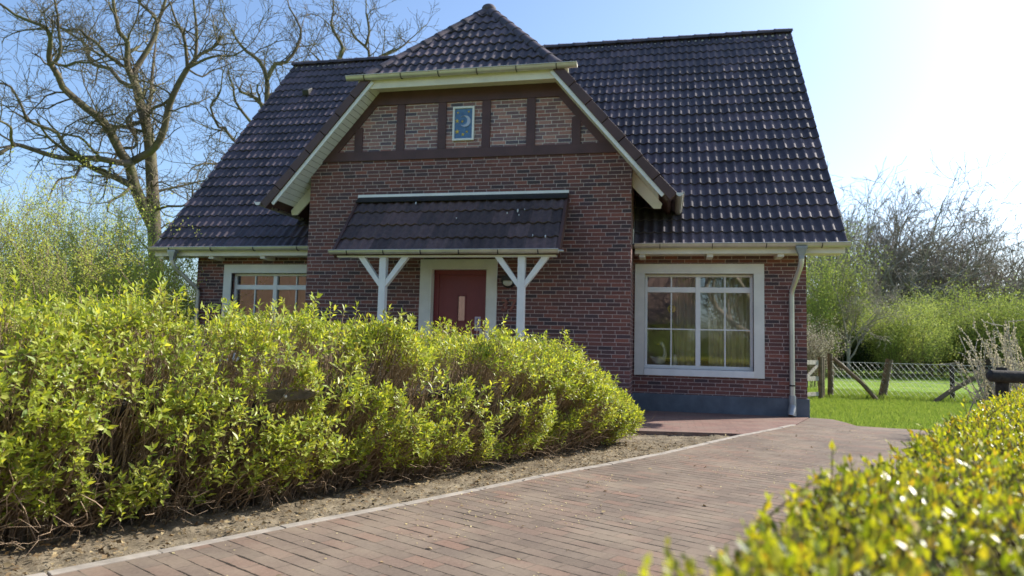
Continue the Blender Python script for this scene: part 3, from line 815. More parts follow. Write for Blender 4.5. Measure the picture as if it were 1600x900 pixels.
MB().box(PX0+.02, PX1-.02, PY+.03, PY+.055, PZ-.03, PZ+.0).build('porch_fascia', M['verge'], pr)
gutter(PX0-.03, PX1+.0, PY-.03, PZ+.035, r=.055, name='porch_gutter', nb=6, parent=pr)
MB().box(PX0+.05, PX1-.05, PY+.06, PY+.17, PZ-.055, PZ-.01).build('porch_beam', M['white'], pr)
MB().tube([(PX1, PY-.02, PZ+.02), (PX1+.07, PY-.02, PZ+.015)], .018, 8).build('porch_spout', M['zinc'], pr)
py_ = PY+.115
for x in (-4.36, -2.13):
    pp = MB().box(x-.055, x+.055, py_-.055, py_+.055, .0, PZ-.056).build('porch_post', M['white'], H, bevel=.006)
    for s in (-1, 1):
        m = MB(); e = .36
        m.prism([(x+s*.056, py_-.045, 1.91), (x+s*.056, py_-.045, 2.02), (x+s*(e-.05), py_-.045, PZ-.057), (x+s*(e+.06), py_-.045, PZ-.057)], (0, .09, 0))
        m.build('brace', M['white'], pp)

# bird droppings on the porch tiles, small wet splashes a few millimetres thick
M['dropping'] = paint('chalky_dropping', (.62, .64, .66), .7)
rd_ = random.Random(4)
for fx, fv, r_ in ((.30, .86, .016), (.79, .68, .020), (.745, .64, .012), (.82, .70, .010), (.88, .24, .014), (.935, .22, .016), (.52, .56, .010), (.80, .60, .009)):
    x = PX0+fx*(PX1-PX0); v_ = fv*Lp
    c_ = np.array([x, PY+v_*pc, PZ+v_*ps])+n*.052
    MB().sphere(tuple(c_), r_, 8, 5, (rd_.uniform(.6, 1), .55, 1.5)).build('dropping', M['dropping'], pr, smooth=True)

# wall lamp and house number
lx, lz = -2.51, 2.08
lp = MB().tube([(lx, G, lz), (lx, G-.03, lz)], .115, 24).tube([(lx, G-.031, lz), (lx, G-.06, lz), (lx, G-.075, lz)], [.11, .10, .08], 24).build('wall_lamp', M['iron'], H, smooth=True, label='round black bulkhead lamp with a hood beside the door')
MB().sphere((lx, G-.065, lz-.02), .082, 18, 10, (1, .55, .8)).build('lamp_glass', M['lampglass'], lp, smooth=True)
m = MB()
b0 = len(m.v); nn_ = 14
for yy_, rr in ((G-.06, .112), (G-.14, .095)):
    for k in range(nn_+1):
        t = math.pi*(.0+k/nn_); m.v.append((lx+rr*math.cos(t), yy_, lz+rr*math.sin(t)*.9+.002))
for k in range(nn_): m.f.append((b0+k, b0+nn_+1+k, b0+nn_+2+k, b0+k+1))
m.poly([(lx+.095*math.cos(math.pi*k/nn_), G-.14, lz+.002+.0855*math.sin(math.pi*k/nn_)) for k in range(nn_+1)])
m.build('lamp_hood', M['iron'], lp)
def text(s, size, loc, mat, parent, name, ext=.012, bold=0.):
    cu = bpy.data.curves.new(name, 'FONT'); cu.body = s; cu.size = size; cu.extrude = ext; cu.offset = bold; cu.align_x = 'CENTER'; cu.resolution_u = 3
    o = bpy.data.objects.new(name, cu); COL.objects.link(o)
    dg = bpy.context.evaluated_depsgraph_get(); me = bpy.data.meshes.new_from_object(o.evaluated_get(dg)); bpy.data.objects.remove(o)
    me.transform(Matrix.Translation(loc) @ Matrix.Rotation(R(90), 4, 'X'))
    me.materials.clear()
    return link(name, me, mat, parent)
text('37', .27, (-2.50, G-.012, 1.60), M['terracotta'], H, 'house_number', bold=.006)

# moon plaque
t = thing('moon_plaque', 'blue picture tile of a crescent moon and yellow stars in a white frame', 'wall plaque', (-3.35, G, 4.75))
x0, x1, z0, z1 = -3.54, -3.165, 4.46, 5.045; y = G
m = MB(); w = .033
m.box(x0, x1, y-.045, y+.003, z1-w, z1).box(x0, x1, y-.045, y+.003, z0, z0+w).box(x0, x0+w, y-.045, y+.003, z0+w, z1-w).box(x1-w, x1, y-.045, y+.003, z0+w, z1-w)
m.build('frame', M['white'], t, bevel=.003)
MB().box(x0+w, x1-w, y-.02, y+.003, z0+w, z1-w).build('panel', M['plaque_blue'], t)
m = MB(); mx_, mz = -3.325, 4.79; K = 28; ro, ri = .098, .078
pts_o = [(mx_+ro*math.cos(a), mz+ro*math.sin(a)) for a in np.linspace(R(-140), R(140), K)]
pts_i = [(mx_-.038+ri*math.cos(a), mz+.012+ri*math.sin(a)) for a in np.linspace(R(-118), R(112), K)]
for i in range(K-1):
    m.prism([(pts_o[i][0], y-.036, pts_o[i][1]), (pts_o[i+1][0], y-.036, pts_o[i+1][1]), (pts_i[i+1][0], y-.030, pts_i[i+1][1]), (pts_i[i][0], y-.030, pts_i[i][1])], (0, .014, 0))
m.build('moon', M['moon'], t)
def star(cx, cz, r, parent):
    m = MB(); P = []
    for i in range(10):
        a = math.pi/2+i*math.pi/5; rr = r if i % 2 == 0 else r*.42; P.append((cx+rr*math.cos(a), y-.026, cz+rr*math.sin(a)))
    b = len(m.v); m.v += P+[(cx, y-.038, cz)]+[(p[0], y-.019, p[2]) for p in P]
    for i in range(10):
        j = (i+1) % 10; m.f += [(b+i, b+10, b+j), (b+i, b+j, b+11+j, b+11+i)]
    m.build('star', M['star'], parent)
for sx_, sz_, r_ in ((-3.465, 4.80, .040), (-3.46, 4.615, .044), (-3.455, 4.945, .024), (-3.265, 4.955, .024), (-3.375, 4.79, .028), (-3.36, 4.565, .034), (-3.29, 4.61, .026)):
    star(sx_, sz_, r_, t)

# ------------------------------------------------------------------ the ground
def sheet(name, P, z, mat, thick=0, **props):
    m = MB()
    if thick: m.prism([(x, y, z) for x, y in P], (0, 0, -thick))
    else: m.poly([(x, y, z) for x, y in P])
    return m.build(name, mat, None, kind='structure', **props)
sheet('ground', [(-400, -400), (400, -400), (400, 400), (-400, 400)], -.06, M['grass_ground'])
EDGE = [(-4.6, -.6), (-3.7, .7), (-3.15, 1.7), (-2.55, 2.61), (-2.33, 3.02), (-2.02, 3.60), (-1.60, 4.33), (-1.27, 4.95), (-.93, 5.61), (-.45, 6.40), (-.04, 7.14), (.49, 8.23), (.88, 9.02), (1.07, 9.36), (1.83, 10.79)]
PATH = EDGE + [(2.27, 12.17), (2.57, 12.05), (2.66, 11.6), (2.70, 11.10), (3.10, 10.99), (3.41, 10.95), (5, 10.6), (9, 9.9), (9, 7.8), (3.9, 7.8), (3.5, 7.4), (.6, 1.4), (.1, -.6)]
sheet('brick_path', PATH, 0, M['paving'], .1)
sheet('terrace', [(1.83-.02, 10.79), (2.25, 12.168), (-9.5, 12.168), (-9.5, 7.6), (-6, 8.13), (-.36, 9.10), (1.05, 9.35)], 0.004, M['terrace'], .1)
# kerb strip following the path
def offset_line(P, d):
    P = np.array(P); T = np.gradient(P, axis=0); T = norm(T); Nn = np.stack([-T[:, 1], T[:, 0]], 1); return P+Nn*d
o1 = offset_line(EDGE, .065); o0 = np.array(EDGE)+0
m = MB()
for i in range(len(EDGE)-1):
    nseg = max(1, int(np.linalg.norm(o0[i+1]-o0[i])/.5))
    for k in range(nseg):
        a, b = k/nseg, (k+1)/nseg-.008
        q = [o0[i]*(1-a)+o0[i+1]*a, o0[i]*(1-b)+o0[i+1]*b, o1[i]*(1-b)+o1[i+1]*b, o1[i]*(1-a)+o1[i+1]*a]
        dz = random.uniform(-.003, .003)
        m.prism([(p[0], p[1], .006+dz) for p in q], (0, 0, -.1))
m.build('kerb', M['concrete'], None, kind='structure', bevel=.004)
# soil bed between the kerb and the terrace
def edge_interp(E, t):
    E = np.array(E); L = np.concatenate([[0], np.cumsum(np.linalg.norm(np.diff(E, axis=0), axis=1))])
    return np.stack([np.interp(t, L, E[:, 0]), np.interp(t, L, E[:, 1])], -1), L[-1]
_, LT = edge_interp(o1, 0)
ns_, nt2 = 420, 90
ss = np.linspace(0, LT*.915, ns_)
E1, _ = edge_interp(o1, ss)
tw = np.linspace(0, 1, nt2)**1.3*3.6
Nrm = np.array([-.88, .47])
gx = E1[:, None, :]+Nrm*tw[None, :, None]
rg = np.random.default_rng(5)
def vnoise(X, Y, sc, seed):
    r = np.random.default_rng(seed); G_ = r.random((256, 256))
    x = X*sc; y = Y*sc; xi = np.floor(x).astype(int); yi = np.floor(y).astype(int); fx = x-xi; fy = y-yi
    fx = fx*fx*(3-2*fx); fy = fy*fy*(3-2*fy)
    g = lambda a, b: G_[a % 256, b % 256]
    return (g(xi, yi)*(1-fx)+g(xi+1, yi)*fx)*(1-fy)+(g(xi, yi+1)*(1-fx)+g(xi+1, yi+1)*fx)*fy
X, Y = gx[..., 0], gx[..., 1]
Z = -.035+.03*(vnoise(X, Y, 3, 1)-.5)+.022*(vnoise(X, Y, 14, 2)-.5)+.016*(vnoise(X, Y, 40, 3)-.5)
Z = np.minimum(Z, -.012+tw[None, :]*.4); Z = np.maximum(Z, -.056)
V = np.stack([X, Y, Z], -1).reshape(-1, 3)
i = np.arange(ns_-1)[:, None]*nt2; j = np.arange(nt2-1)[None, :]
F = np.stack([i+j, i+nt2+j, i+nt2+j+1, i+j+1], -1).reshape(-1, 4)
link('soil_bed', fast_mesh('soil_bed', V, [F], smooth=True), M['soil'], kind='structure')
# soil under the hedge on the right
sheet('soil_strip', [(.12, -.6), (.62, 1.38), (3.5, 7.36), (3.9, 7.76), (6, 7.76), (3, -.6)], -.03, M['soil'])

# litter on the bed and yellow bits on the path
def scatter_flat(P, L, mat, name, label, cat, kind='stuff', tilt=.5, z=0.0, simple=False):
    n = len(P); a = RNG.random(n)*2*np.pi
    Dv = np.stack([np.cos(a), np.sin(a), RNG.normal(0, tilt*.5, n)], 1)
    Nn = norm(np.stack([RNG.normal(0, tilt, n), RNG.normal(0, tilt, n), np.ones(n)], 1))
    V, F = leaf_geo(P, Dv, Nn, L, L*RNG.uniform(.35, .7, n), .15, .1, simple)
    o = link(name, fast_mesh(name, V, [F]), mat); o['label'] = label; o['category'] = cat; o['kind'] = kind; return o
n = 9000
s_ = RNG.random(n)*LT*.95; e, _ = edge_interp(o1, s_); w_ = RNG.random(n)**1.2*2.0
P = np.concatenate([e+Nrm*w_[:, None], np.full((n, 1), -.022)], 1)
P[:, 2] = np.minimum(-.012, -.03+.012*RNG.random(n))+.008
keep = ~((P[:, 1] > 8.2) & (P[:, 0] > -1.2) & (RNG.random(n) < .8)); P = P[keep]
scatter_flat(P, RNG.uniform(.012, .045, len(P)), M['litter'], 'leaf_litter', 'dry brown leaf litter and bits on the soil under the long hedge', 'litter')
n = 7000
s_ = RNG.random(n)*LT; e, _ = edge_interp(EDGE, s_); w_ = RNG.random(n)**1.1*2.6
P = np.concatenate([e+np.array([.88, -.47])*w_[:, None], np.full((n, 1), .004)], 1)
cl = vnoise(P[:, 0], P[:, 1], 1.6, 8); P = P[RNG.random(n) < np.clip((cl-.42)*2.4, .05, 1)]
scatter_flat(P, RNG.uniform(.008, .022, len(P)), M['petal'], 'fallen_blossom_bits', 'small yellow blossom bits scattered over the brick path', 'litter', tilt=.15)

n = 170
s_ = RNG.random(n)*LT; e, _ = edge_interp(EDGE, s_); w_ = RNG.random(n)**1.6*2.4
P = np.concatenate([e+np.array([.88, -.47])*w_[:, None], np.full((n, 1), .006)], 1)
scatter_flat(P, RNG.uniform(.018, .045, n), M['litter'], 'fallen_leaves', 'few dry brown leaves lying on the brick path', 'leaves', tilt=.35)

# ------------------------------------------------------------------ grass blades of the near lawn
n = 150000
X = RNG.uniform(2.3, 12.5, n); Y = RNG.uniform(10.9, 23.0, n)
ok = ~((X < 2.75) & (Y < 12.1)) & ~((Y < 11.6) & (X < 2.85)) & (RNG.random(n) < np.clip(1.35-(Y-10.9)/16, .35, 1))
ok &= ~((X < 2.3) & (Y > 12)) & (Y > 11.05+.25*(vnoise(X, Y, 2.2, 4)-.5)-(X-3.1)*.14)
X, Y = X[ok], Y[ok]; n = len(X)
hh = RNG.uniform(.03, .08, n)*(.7+.8*vnoise(X, Y, 1.1, 6))
hh *= np.where(np.abs(Y-18.5) < .35, 1.9, 1)
a = RNG.random(n)*2*np.pi
Dv = np.stack([np.cos(a)*.45, np.sin(a)*.45, np.ones(n)], 1); Nn = np.stack([-np.sin(a), np.cos(a), np.zeros(n)], 1)
V, F = leaf_geo(np.stack([X, Y, np.full(n, -.06)], 1), Dv, Nn, hh*1.15,   .007+hh*.06, simple=True)
o = link('lawn_grass', fast_mesh('lawn_grass', V, [F]), M['grass_blade']); o['kind'] = 'stuff'; o['label'] = 'bright green lawn grass right of the house'; o['category'] = 'grass'

# ------------------------------------------------------------------ the long hedge on the left
HF = [(-5.0, -.35), (-4.2, .75), (-3.62, 1.75), (-3.06, 2.80), (-2.72, 3.45), (-2.36, 4.10), (-2.02, 4.80), (-1.66, 5.45), (-1.28, 6.20), (-.95, 6.90), (-.62, 7.55), (-.46, 7.95), (-.38, 8.18)]
_, LH = edge_interp(HF, 0)
def Hh(s):   # general height of the hedge along its length
    return np.interp(s/LH, [0, .35, .5, .62, .72, .80, .86, .91, .95, 1.0], [1.27, 1.27, 1.25, 1.18, 1.11, 1.09, 1.01, .86, .66, .36])
def hedge(name, label, HF, LHt, hfun, width, nros, leafmat, twigmat, lsize, wfac, nleaf, seed, nstem, shoot=(.06, .16), bottom=.20, N_out=(.88, -.47)):
    r = np.random.default_rng(seed)
    t = thing(name, label, 'hedge', (HF[4][0], HF[4][1], -.06))
    No = np.array([*N_out, 0.])
    s = r.random(nros)*LHt
    front, _ = edge_interp(HF, s)
    h = hfun(s)
    lump = .24*(vnoise(s, s*0, 1.3, seed+1)-.5)+.20*(vnoise(s, s*0+5, 4.2, seed+2)-.5)
    h = h+lump
    # choose place on the shell: front face, top or inside
    k = r.random(nros)
    wpos = np.where(k < .42, np.abs(r.normal(0, .09, nros)), np.where(k < .80, r.random(nros)*width, r.random(nros)*width*.8+.1))
    zf = np.where(k < .42, bottom+(1-bottom)*r.random(nros)**.85, np.where(k < .80, 1-np.abs(r.normal(0, .06, nros)), bottom+(1-bottom)*r.random(nros)))
    # the front bulges out at mid height and retreats towards the ground
    z = zf*h
    bulge = .22*np.sin(np.clip((zf-.1)/.9, 0, 1)*np.pi)+.10*(vnoise(s*1.0, z*1.0, 2.6, seed+3)-.5)*2
    retreat = np.where(zf > .85, (zf-.85)*.5, 0)+np.where(zf < .3, (.3-zf)*.18, 0)
    inset = wpos-bulge+retreat
    keep = r.random(nros) < np.clip(.10+2.4*(vnoise(s*1.0, z+wpos*.6, 5.5, seed+7)-.30)*np.clip((zf-.03)*7, .12, 1), 0, 1)
    s, front, h, z, zf, inset, k = s[keep], front[keep], h[keep], z[keep], zf[keep], inset[keep], k[keep]; nros = len(s)
    P = np.concatenate([front, z[:, None]], 1) - No*inset[:, None]; P[:, 2] -= .03
    sh = r.random(nros) < .16
    P[:, 2] += np.where((zf > .88) & sh, r.uniform(*shoot, nros), 0)
    jv = np.array([-2.24, 4.0, .66]); rel = P-jv; dpar = np.abs(rel@np.array([.47, .88, 0])); hid = (dpar < .14) & (np.abs(rel[:, 2]) < .075) & (rel@No > -.10)
    P[hid, 2] += .22
    # shoot axis: outward and up
    out = No*np.where(k < .42, .75, .05)[:, None] + np.array([0, 0, 1.])*np.where(k < .42, .75, 1.2)[:, None]
    A = norm(out+r.normal(0, .30, (nros, 3)))
    # stems: from a base point under the hedge, arching up to the rosette
    ns = min(nstem, nros); idx = r.permutation(nros)[:ns]
    T = P[idx]-A[idx]*.03
    base_s = s[idx]+r.normal(0, .16, ns); bf, _ = edge_interp(HF, np.clip(base_s, 0, LHt)); 
    Bp = np.concatenate([bf, np.full((ns, 1), -.05)], 1) - No*(.30+.35*r.random(ns)+.25*inset[idx].clip(0, 1))[:, None]
    c1 = Bp+(T-Bp)*np.array([.25, .25, .45])+r.normal(0, .05, (ns, 3)); c2 = Bp+(T-Bp)*np.array([.75, .75, .75])+r.normal(0, .045, (ns, 3))
    tt = np.linspace(0, 1, 7)[None, :, None]
    cur = (1-tt)**3*Bp[:, None]+3*tt*(1-tt)**2*c1[:, None]+3*tt**2*(1-tt)*c2[:, None]+tt**3*T[:, None]
    cur[:, 1:-1] += r.normal(0, .012, cur[:, 1:-1].shape)
    rad = np.linspace(1, .35, 7)[None]*r.uniform(.003, .0068, ns)[:, None]
    V, F = tubes_batch(cur, rad, 4)
    # low sprawling twigs at the foot
    nl = ns//5
    sl_s = r.random(nl)*LHt; bf, _ = edge_interp(HF, sl_s)
    B2 = np.concatenate([bf, np.full((nl, 1), -.03)], 1)-No*(.12+.3*r.random(nl))[:, None]
    E2 = B2+No*r.uniform(.0, .40, nl)[:, None]+np.array([.47, .88, 0])*r.normal(0, .16, nl)[:, None]+np.array([0, 0, 1])*r.uniform(.03, .55, nl)[:, None]
    m1 = B2+(E2-B2)*.35+np.array([0, 0, 1])*r.uniform(0, .18, nl)[:, None]; m2 = B2+(E2-B2)*.7+r.normal(0, .06, (nl, 3)); m2[:, 2] = np.abs(m2[:, 2])
    c_ = (1-tt)**3*B2[:, None]+3*tt*(1-tt)**2*m1[:, None]+3*tt**2*(1-tt)*m2[:, None]+tt**3*E2[:, None]
    c_[:, 1:] += r.normal(0, .010, c_[:, 1:].shape); c_[..., 2] = np.maximum(c_[..., 2], -.03)
    V2, F2 = tubes_batch(c_, np.linspace(1, .4, 7)[None]*r.uniform(.002, .005, nl)[:, None], 3)
    link('stems', fast_mesh('stems', np.concatenate([V, V2]), [F, F2+len(V)], smooth=True), twigmat, t)
    # leaves: a terminal rosette plus pairs down the shoot
    nl_ = nleaf
    a0 = r.random((nros, 1))*2*np.pi
    ring = np.arange(nl_)[None]; a = a0+ring*2.4+r.normal(0, .25, (nros, nl_))
    U = norm(np.cross(A, np.array([.3, .2, 1.])+r.normal(0, .01, 3))); Vv = np.cross(A, U)
    rad_dir = U[:, None]*np.cos(a)[..., None]+Vv[:, None]*np.sin(a)[..., None]
    open_ = np.interp(ring, [0, nl_-1], [.35, 1.15])+r.normal(0, .12, (nros, nl_))
    Dl = A[:, None]*np.cos(open_)[..., None]+rad_dir*np.sin(open_)[..., None]
    Dl[..., 2] -= .08
    back = np.interp(ring, [0, nl_-1], [0, .10])*r.uniform(.8, 1.2, (nros, 1))*(lsize/.06)
    Pl = P[:, None]-A[:, None]*back[..., None]
    Nl = norm(A[:, None]*1.0-rad_dir*.3+r.normal(0, .15, Dl.shape))
    size = lsize*r.uniform(.6, 1.25, (nros, nl_))*np.interp(ring, [0, 2, nl_-1], [.6, 1.0, .95])
    V, F = leaf_geo(Pl.reshape(-1, 3), Dl.reshape(-1, 3), Nl.reshape(-1, 3), size.ravel(), size.ravel()*wfac, .20, .12)
    link('foliage', fast_mesh('foliage', V, [F]), leafmat, t)
    return t
hedge('hedge', 'long leafy light green hedge on bare brown stems in front of the house', HF, LH, Hh, 1.25, 19000, M['hedge_leaf'], M['twig'], .054, .36, 8, 21, 10000, bottom=.10)

# the clipped hedge close on the right
RF = [(-.30, .30), (-.08, .66), (.03, .95), (.22, 1.42), (.49, 1.98), (.82, 2.63), (1.28, 3.55), (1.76, 4.52), (2.30, 5.60), (3.02, 7.0), (3.3, 7.5)]
_, LR = edge_interp(RF, 0)
def near_hedge():
    r = np.random.default_rng(40)
    t = thing('hedge', 'low clipped yellow green hedge with glossy leaves, close and blurred on the right', 'hedge', (1.9, 4.0, -.06))
    n = 10500
    s = LR*(r.random(n)**1.25); e, _ = edge_interp(RF, s)
    No = np.array([-.89, .45, 0])
    k = r.random(n)
    w = np.where(k < .82, r.random(n)*1.5, np.abs(r.normal(0, .04, n)))
    ztop = .775+.05*(vnoise(s, w, 3, 41)-.5)+.05*(vnoise(s, w, 9, 42)-.5)
    z = np.where(k < .82, ztop-np.abs(r.normal(0, .035, n)), ztop*(.15+.85*r.random(n)**.5))
    z -= np.where(w < .10, (.06-w)*.6, 0)*(k < .82)
    spr = (r.random(n) < .10) & (k < .82); z += np.where(spr, r.uniform(.02, .07, n), 0)
    P = np.concatenate([e, z[:, None]], 1)-No*w[:, None]
    dist = np.linalg.norm(P-CAMP, axis=1); keep = dist > .42; P = P[keep]; k = k[keep]; n = len(P)
    A = norm(np.where(k < .82, 0, .8)[:, None]*No+np.array([0, 0, 1.])+r.normal(0, .25, (n, 3)))
    B = P-A*.13+r.normal(0, .02, (n, 3))
    cur = np.stack([B, (B+P)/2+r.normal(0, .006, (n, 3)), P], 1)
    V, F = tubes_batch(cur, np.broadcast_to(np.array([.0022, .0018, .001]), (n, 3)), 3)
    # main branches
    nb = 1400; sb = LR*r.random(nb); eb, _ = edge_interp(RF, sb); wb = r.random(nb)*1.4
    T = np.concatenate([eb, r.uniform(.5, .72, (nb, 1))], 1)-No*wb[:, None]
    B2 = T.copy(); B2[:, 2] = -.05; B2[:, :2] = (eb-No[:2]*.6)*.6+T[:, :2]*.4+r.normal(0, .05, (nb, 2))
    c2 = np.stack([B2, B2*.6+T*.4+r.normal(0, .05, (nb, 3)), B2*.25+T*.75+r.normal(0, .04, (nb, 3)), T], 1)
    V2, F2 = tubes_batch(c2, np.broadcast_to(np.array([.008, .006, .004, .002]), (nb, 4)), 4)
    link('stems', fast_mesh('stems', np.concatenate([V, V2]), [F, F2+len(V)], smooth=True), M['twig_dark'], t)
    nl_ = 9; ring = np.arange(nl_)[None]
    a = (r.random((n, 1))*2*np.pi)+(ring//2)*1.57+(ring % 2)*np.pi+r.normal(0, .2, (n, nl_))
    U = norm(np.cross(A, np.array([.3, .2, 1.]))); Vv = np.cross(A, U)
    rd = U[:, None]*np.cos(a)[..., None]+Vv[:, None]*np.sin(a)[..., None]
    op = np.interp(ring, [0, nl_-1], [.25, 1.1])+r.normal(0, .12, (n, nl_))
    Dl = A[:, None]*np.cos(op)[..., None]+rd*np.sin(op)[..., None]
    Pl = P[:, None]-A[:, None]*(np.interp(ring, [0, nl_-1], [0, .09])*r.uniform(.8, 1.2, (n, 1)))[..., None]
    Nl = norm(A[:, None]-rd*.4+r.normal(0, .2, Dl.shape))
    size = .024*r.uniform(.7, 1.25, (n, nl_))*np.interp(ring, [0, 2, nl_-1], [.7, 1, 1])
    V, F = leaf_geo(Pl.reshape(-1, 3), Dl.reshape(-1, 3), Nl.reshape(-1, 3), size.ravel(), size.ravel()*.52, .15, .05)
    link('foliage', fast_mesh('foliage', V, [F]), M['box_leaf'], t)
near_hedge()

# ------------------------------------------------------------------ knee rails and posts within the hedges
RB = np.array([-.88, .47, 0])*.30
t = thing('knee_rail_fence', 'dark weathered knee rail fence running through the long left hedge', 'fence', (-2.36, 4.1, -.06))
for (x, y) in ((-3.45, 2.1), (-2.34, 4.10), (-1.30, 6.15)):
    MB().tube([np.array(q)+RB*.75 for q in [(x, y, -.06), (x+.004, y, .3), (x, y, .62)]], [.052, .05, .048], 12).build('post', M['wood'], t, smooth=True)
m = MB().tube([np.array(q)+RB for q in [(-3.9, 1.25, .60), (-3.0, 2.90, .63), (-2.28, 4.13, .61)]], [.052, .056, .05], 12)
m.build('rail', M['wood_dark'], t, smooth=True)
MB().tube([np.array(q)+RB*1.1 for q in [(-2.16, 4.30, .655), (-1.8, 5.0, .64), (-.95, 6.7, .62)]], [.05, .055, .05], 12).build('rail', M['wood_dark'], t, smooth=True)
MB().prism([np.array(q)+RB*.30 for q in [(-2.42, 3.94, .62), (-2.12, 4.06, .655), (-2.06, 4.08, .70), (-2.14, 4.05, .725), (-2.30, 3.99, .715), (-2.43, 3.94, .68)]], (-.02, .10, 0)).build('rail_joint', M['wood'], t, bevel=.015)
MB().sphere(tuple(np.array((-2.24, 4.005, .675))+RB*.30-np.array([0,.004,0])), .014, 10, 6).build('bolt', M['zinc'], t, smooth=True)
t = thing('barrier_rail', 'round black barrier rail on a stout post behind the right hedge', 'fence', (3.25, 7.95, -.06))
MB().tube([(3.12, 7.88, .845), (3.15, 7.88, .845), (3.6, 7.93, .835), (5.4, 8.1, .82)], [.03, .06, .065, .06], 14).build('rail', M['wood_dark'], t, smooth=True)
for x, y in ((3.28, 7.95), (5.2, 8.1)): MB().tube([(x, y, -.06), (x, y, .80)], .06, 12).tube([(x, y, .80), (x, y, .93)], .05, 12).build('post', M['wood_dark'], t, smooth=True)

# ------------------------------------------------------------------ wire fence at the lawn's end
FY = 18.5
t = thing('wire_mesh_fence', 'diamond wire mesh fence on rough wooden posts across the lawn', 'fence', (5.6, FY, -.06))
def post(x, y, top, r, lean=(0, 0), mat='wood', n=10):
    MB().tube([(x, y, -.08), (x+lean[0]*.5+.01, y+lean[1]*.5, top*.5), (x+lean[0], y+lean[1], top)], [r*1.1, r, r*.95], n).build('post', M[mat], t, smooth=True)
post(3.92, FY, 1.03, .065); post(5.04, FY-.03, .93, .085, (.20, 0)); post(6.60, FY+.05, .84, .05, mat='wood_dark'); post(7.38, FY, 1.0, .09, mat='wood_dark')
MB().tube([(3.98, FY-.1, .92), (4.55, FY-.35, .35), (4.88, FY-.45, -.08)], [.045, .05, .05], 8).build('brace', M['wood'], t, smooth=True)
MB().tube([(7.30, FY-.1, .72), (6.4, FY-.35, .22), (5.98, FY-.45, -.08)], [.05, .055, .055], 8).build('brace', M['wood'], t, smooth=True)
m = MB(); pol = []
zb, zt2 = -.03, .84
sp = .125
for sx in (1, -1):
    x = 3.9-1.0
    while x < 12.5:
        a = (x, zb); b = (x+sx*(zt2-zb)*.85, zt2)
        xa, xb = a[0], b[0]
        # clip to the fence's run
        lo, hi = 3.94, 12.0
        p = np.array([xa, zb]); q = np.array([xb, zt2]); d_ = q-p
        t0, t1 = 0, 1
        for lim, sgn in ((lo, 1), (hi, -1)):
            fa, fb = sgn*(p[0]-lim), sgn*(q[0]-lim)
            if fa < 0 and fb < 0: t0 = 2
            elif fa < 0: t0 = max(t0, fa/(fa-fb))
            elif fb < 0: t1 = min(t1, fa/(fa-fb))
        if t0 < t1:
            P0, P1 = p+d_*t0, p+d_*t1
            pol.append((np.array([[P0[0], FY-.09+.006*sx, P0[1]], [(P0[0]+P1[0])/2, FY-.09+.012*sx, (P0[1]+P1[1])/2], [P1[0], FY-.09+.006*sx, P1[1]]]), np.full(3, .0030 if sx < 0 else .0020)))
        x += sp
for z in (zb, .40, zt2): pol.append((np.array([[3.92, FY-.1, z], [8, FY-.1, z-.01], [12.1, FY-.1, z]]), np.full(3, .004)))
link('wire_mesh', tubes_mesh('wire_mesh', pol, lambda r: 4), M['wire'], t)
post(9.6, FY, .95, .07); post(11.9, FY, .95, .07)
# small field gate beside the house
t = thing('field_gate', 'small pale wooden gate half hidden behind the house corner', 'gate', (3.2, 17.0, -.06))
for x, y in ((3.52, 17.6), (3.70, 18.3)): MB().tube([(x, y, -.08), (x, y, .95)], .055, 10).build('post', M['wood'], t, smooth=True)
for z in (.82, .45): MB().bar((2.55, 16.4, z), (3.46, 17.55, z), .03, .10).build('rail', M['wood_pale'], t, bevel=.004)
MB().bar((2.62, 16.45, .06), (3.44, 17.5, .76), .03, .07).build('brace', M['wood_pale'], t, bevel=.004)
MB().bar((2.55, 16.4, .10), (3.46, 17.55, .10), .03, .09).build('rail', M['wood_pale'], t, bevel=.004)

# ------------------------------------------------------------------ trees
def grow(out, p, d, L, r, lvl, rng, maxl, up=.10, wig=.22, nch=(5, 4, 4, 3), rmin=.006, spread=(.5, 1.1), tips=None, ratio=(.45, .72)):
    n = 6 if lvl == 0 else (5 if lvl < 3 else 3)
    pts = [p]; dd = [d]; seg = L/n
    for i in range(n):
        d = norm(d+rng.normal(0, wig, 3)+np.array([0, 0, up])); p = p+d*seg; pts.append(p); dd.append(d)
    end = .5 if lvl < maxl else .4
    rad = np.maximum(r*(1-(1-end)*np.linspace(0, 1, n+1)), rmin)
    out.append((np.array(pts), rad))
    if tips is not None and lvl >= maxl-1: tips.extend([(q, w) for q, w in zip(pts[1:], dd[1:])])
    if lvl >= maxl: return
    k = nch[min(lvl, len(nch)-1)]
    for j in range(k):
        f = .25+.75*(j+rng.random())/k; i = min(n, max(1, int(round(f*n))))
        a = rng.uniform(*spread); w = norm(np.cross(dd[i], rng.normal(0, 1, 3)))
        nd = dd[i]*math.cos(a)+w*math.sin(a)
        grow(out, pts[i], nd, L*rng.uniform(*ratio), rad[i]*rng.uniform(.5, .72), lvl+1, rng, maxl, up, wig, nch, rmin, spread, tips, ratio)

def sides(r): return 12 if r > .12 else (7 if r > .04 else (4 if r > .015 else 3))

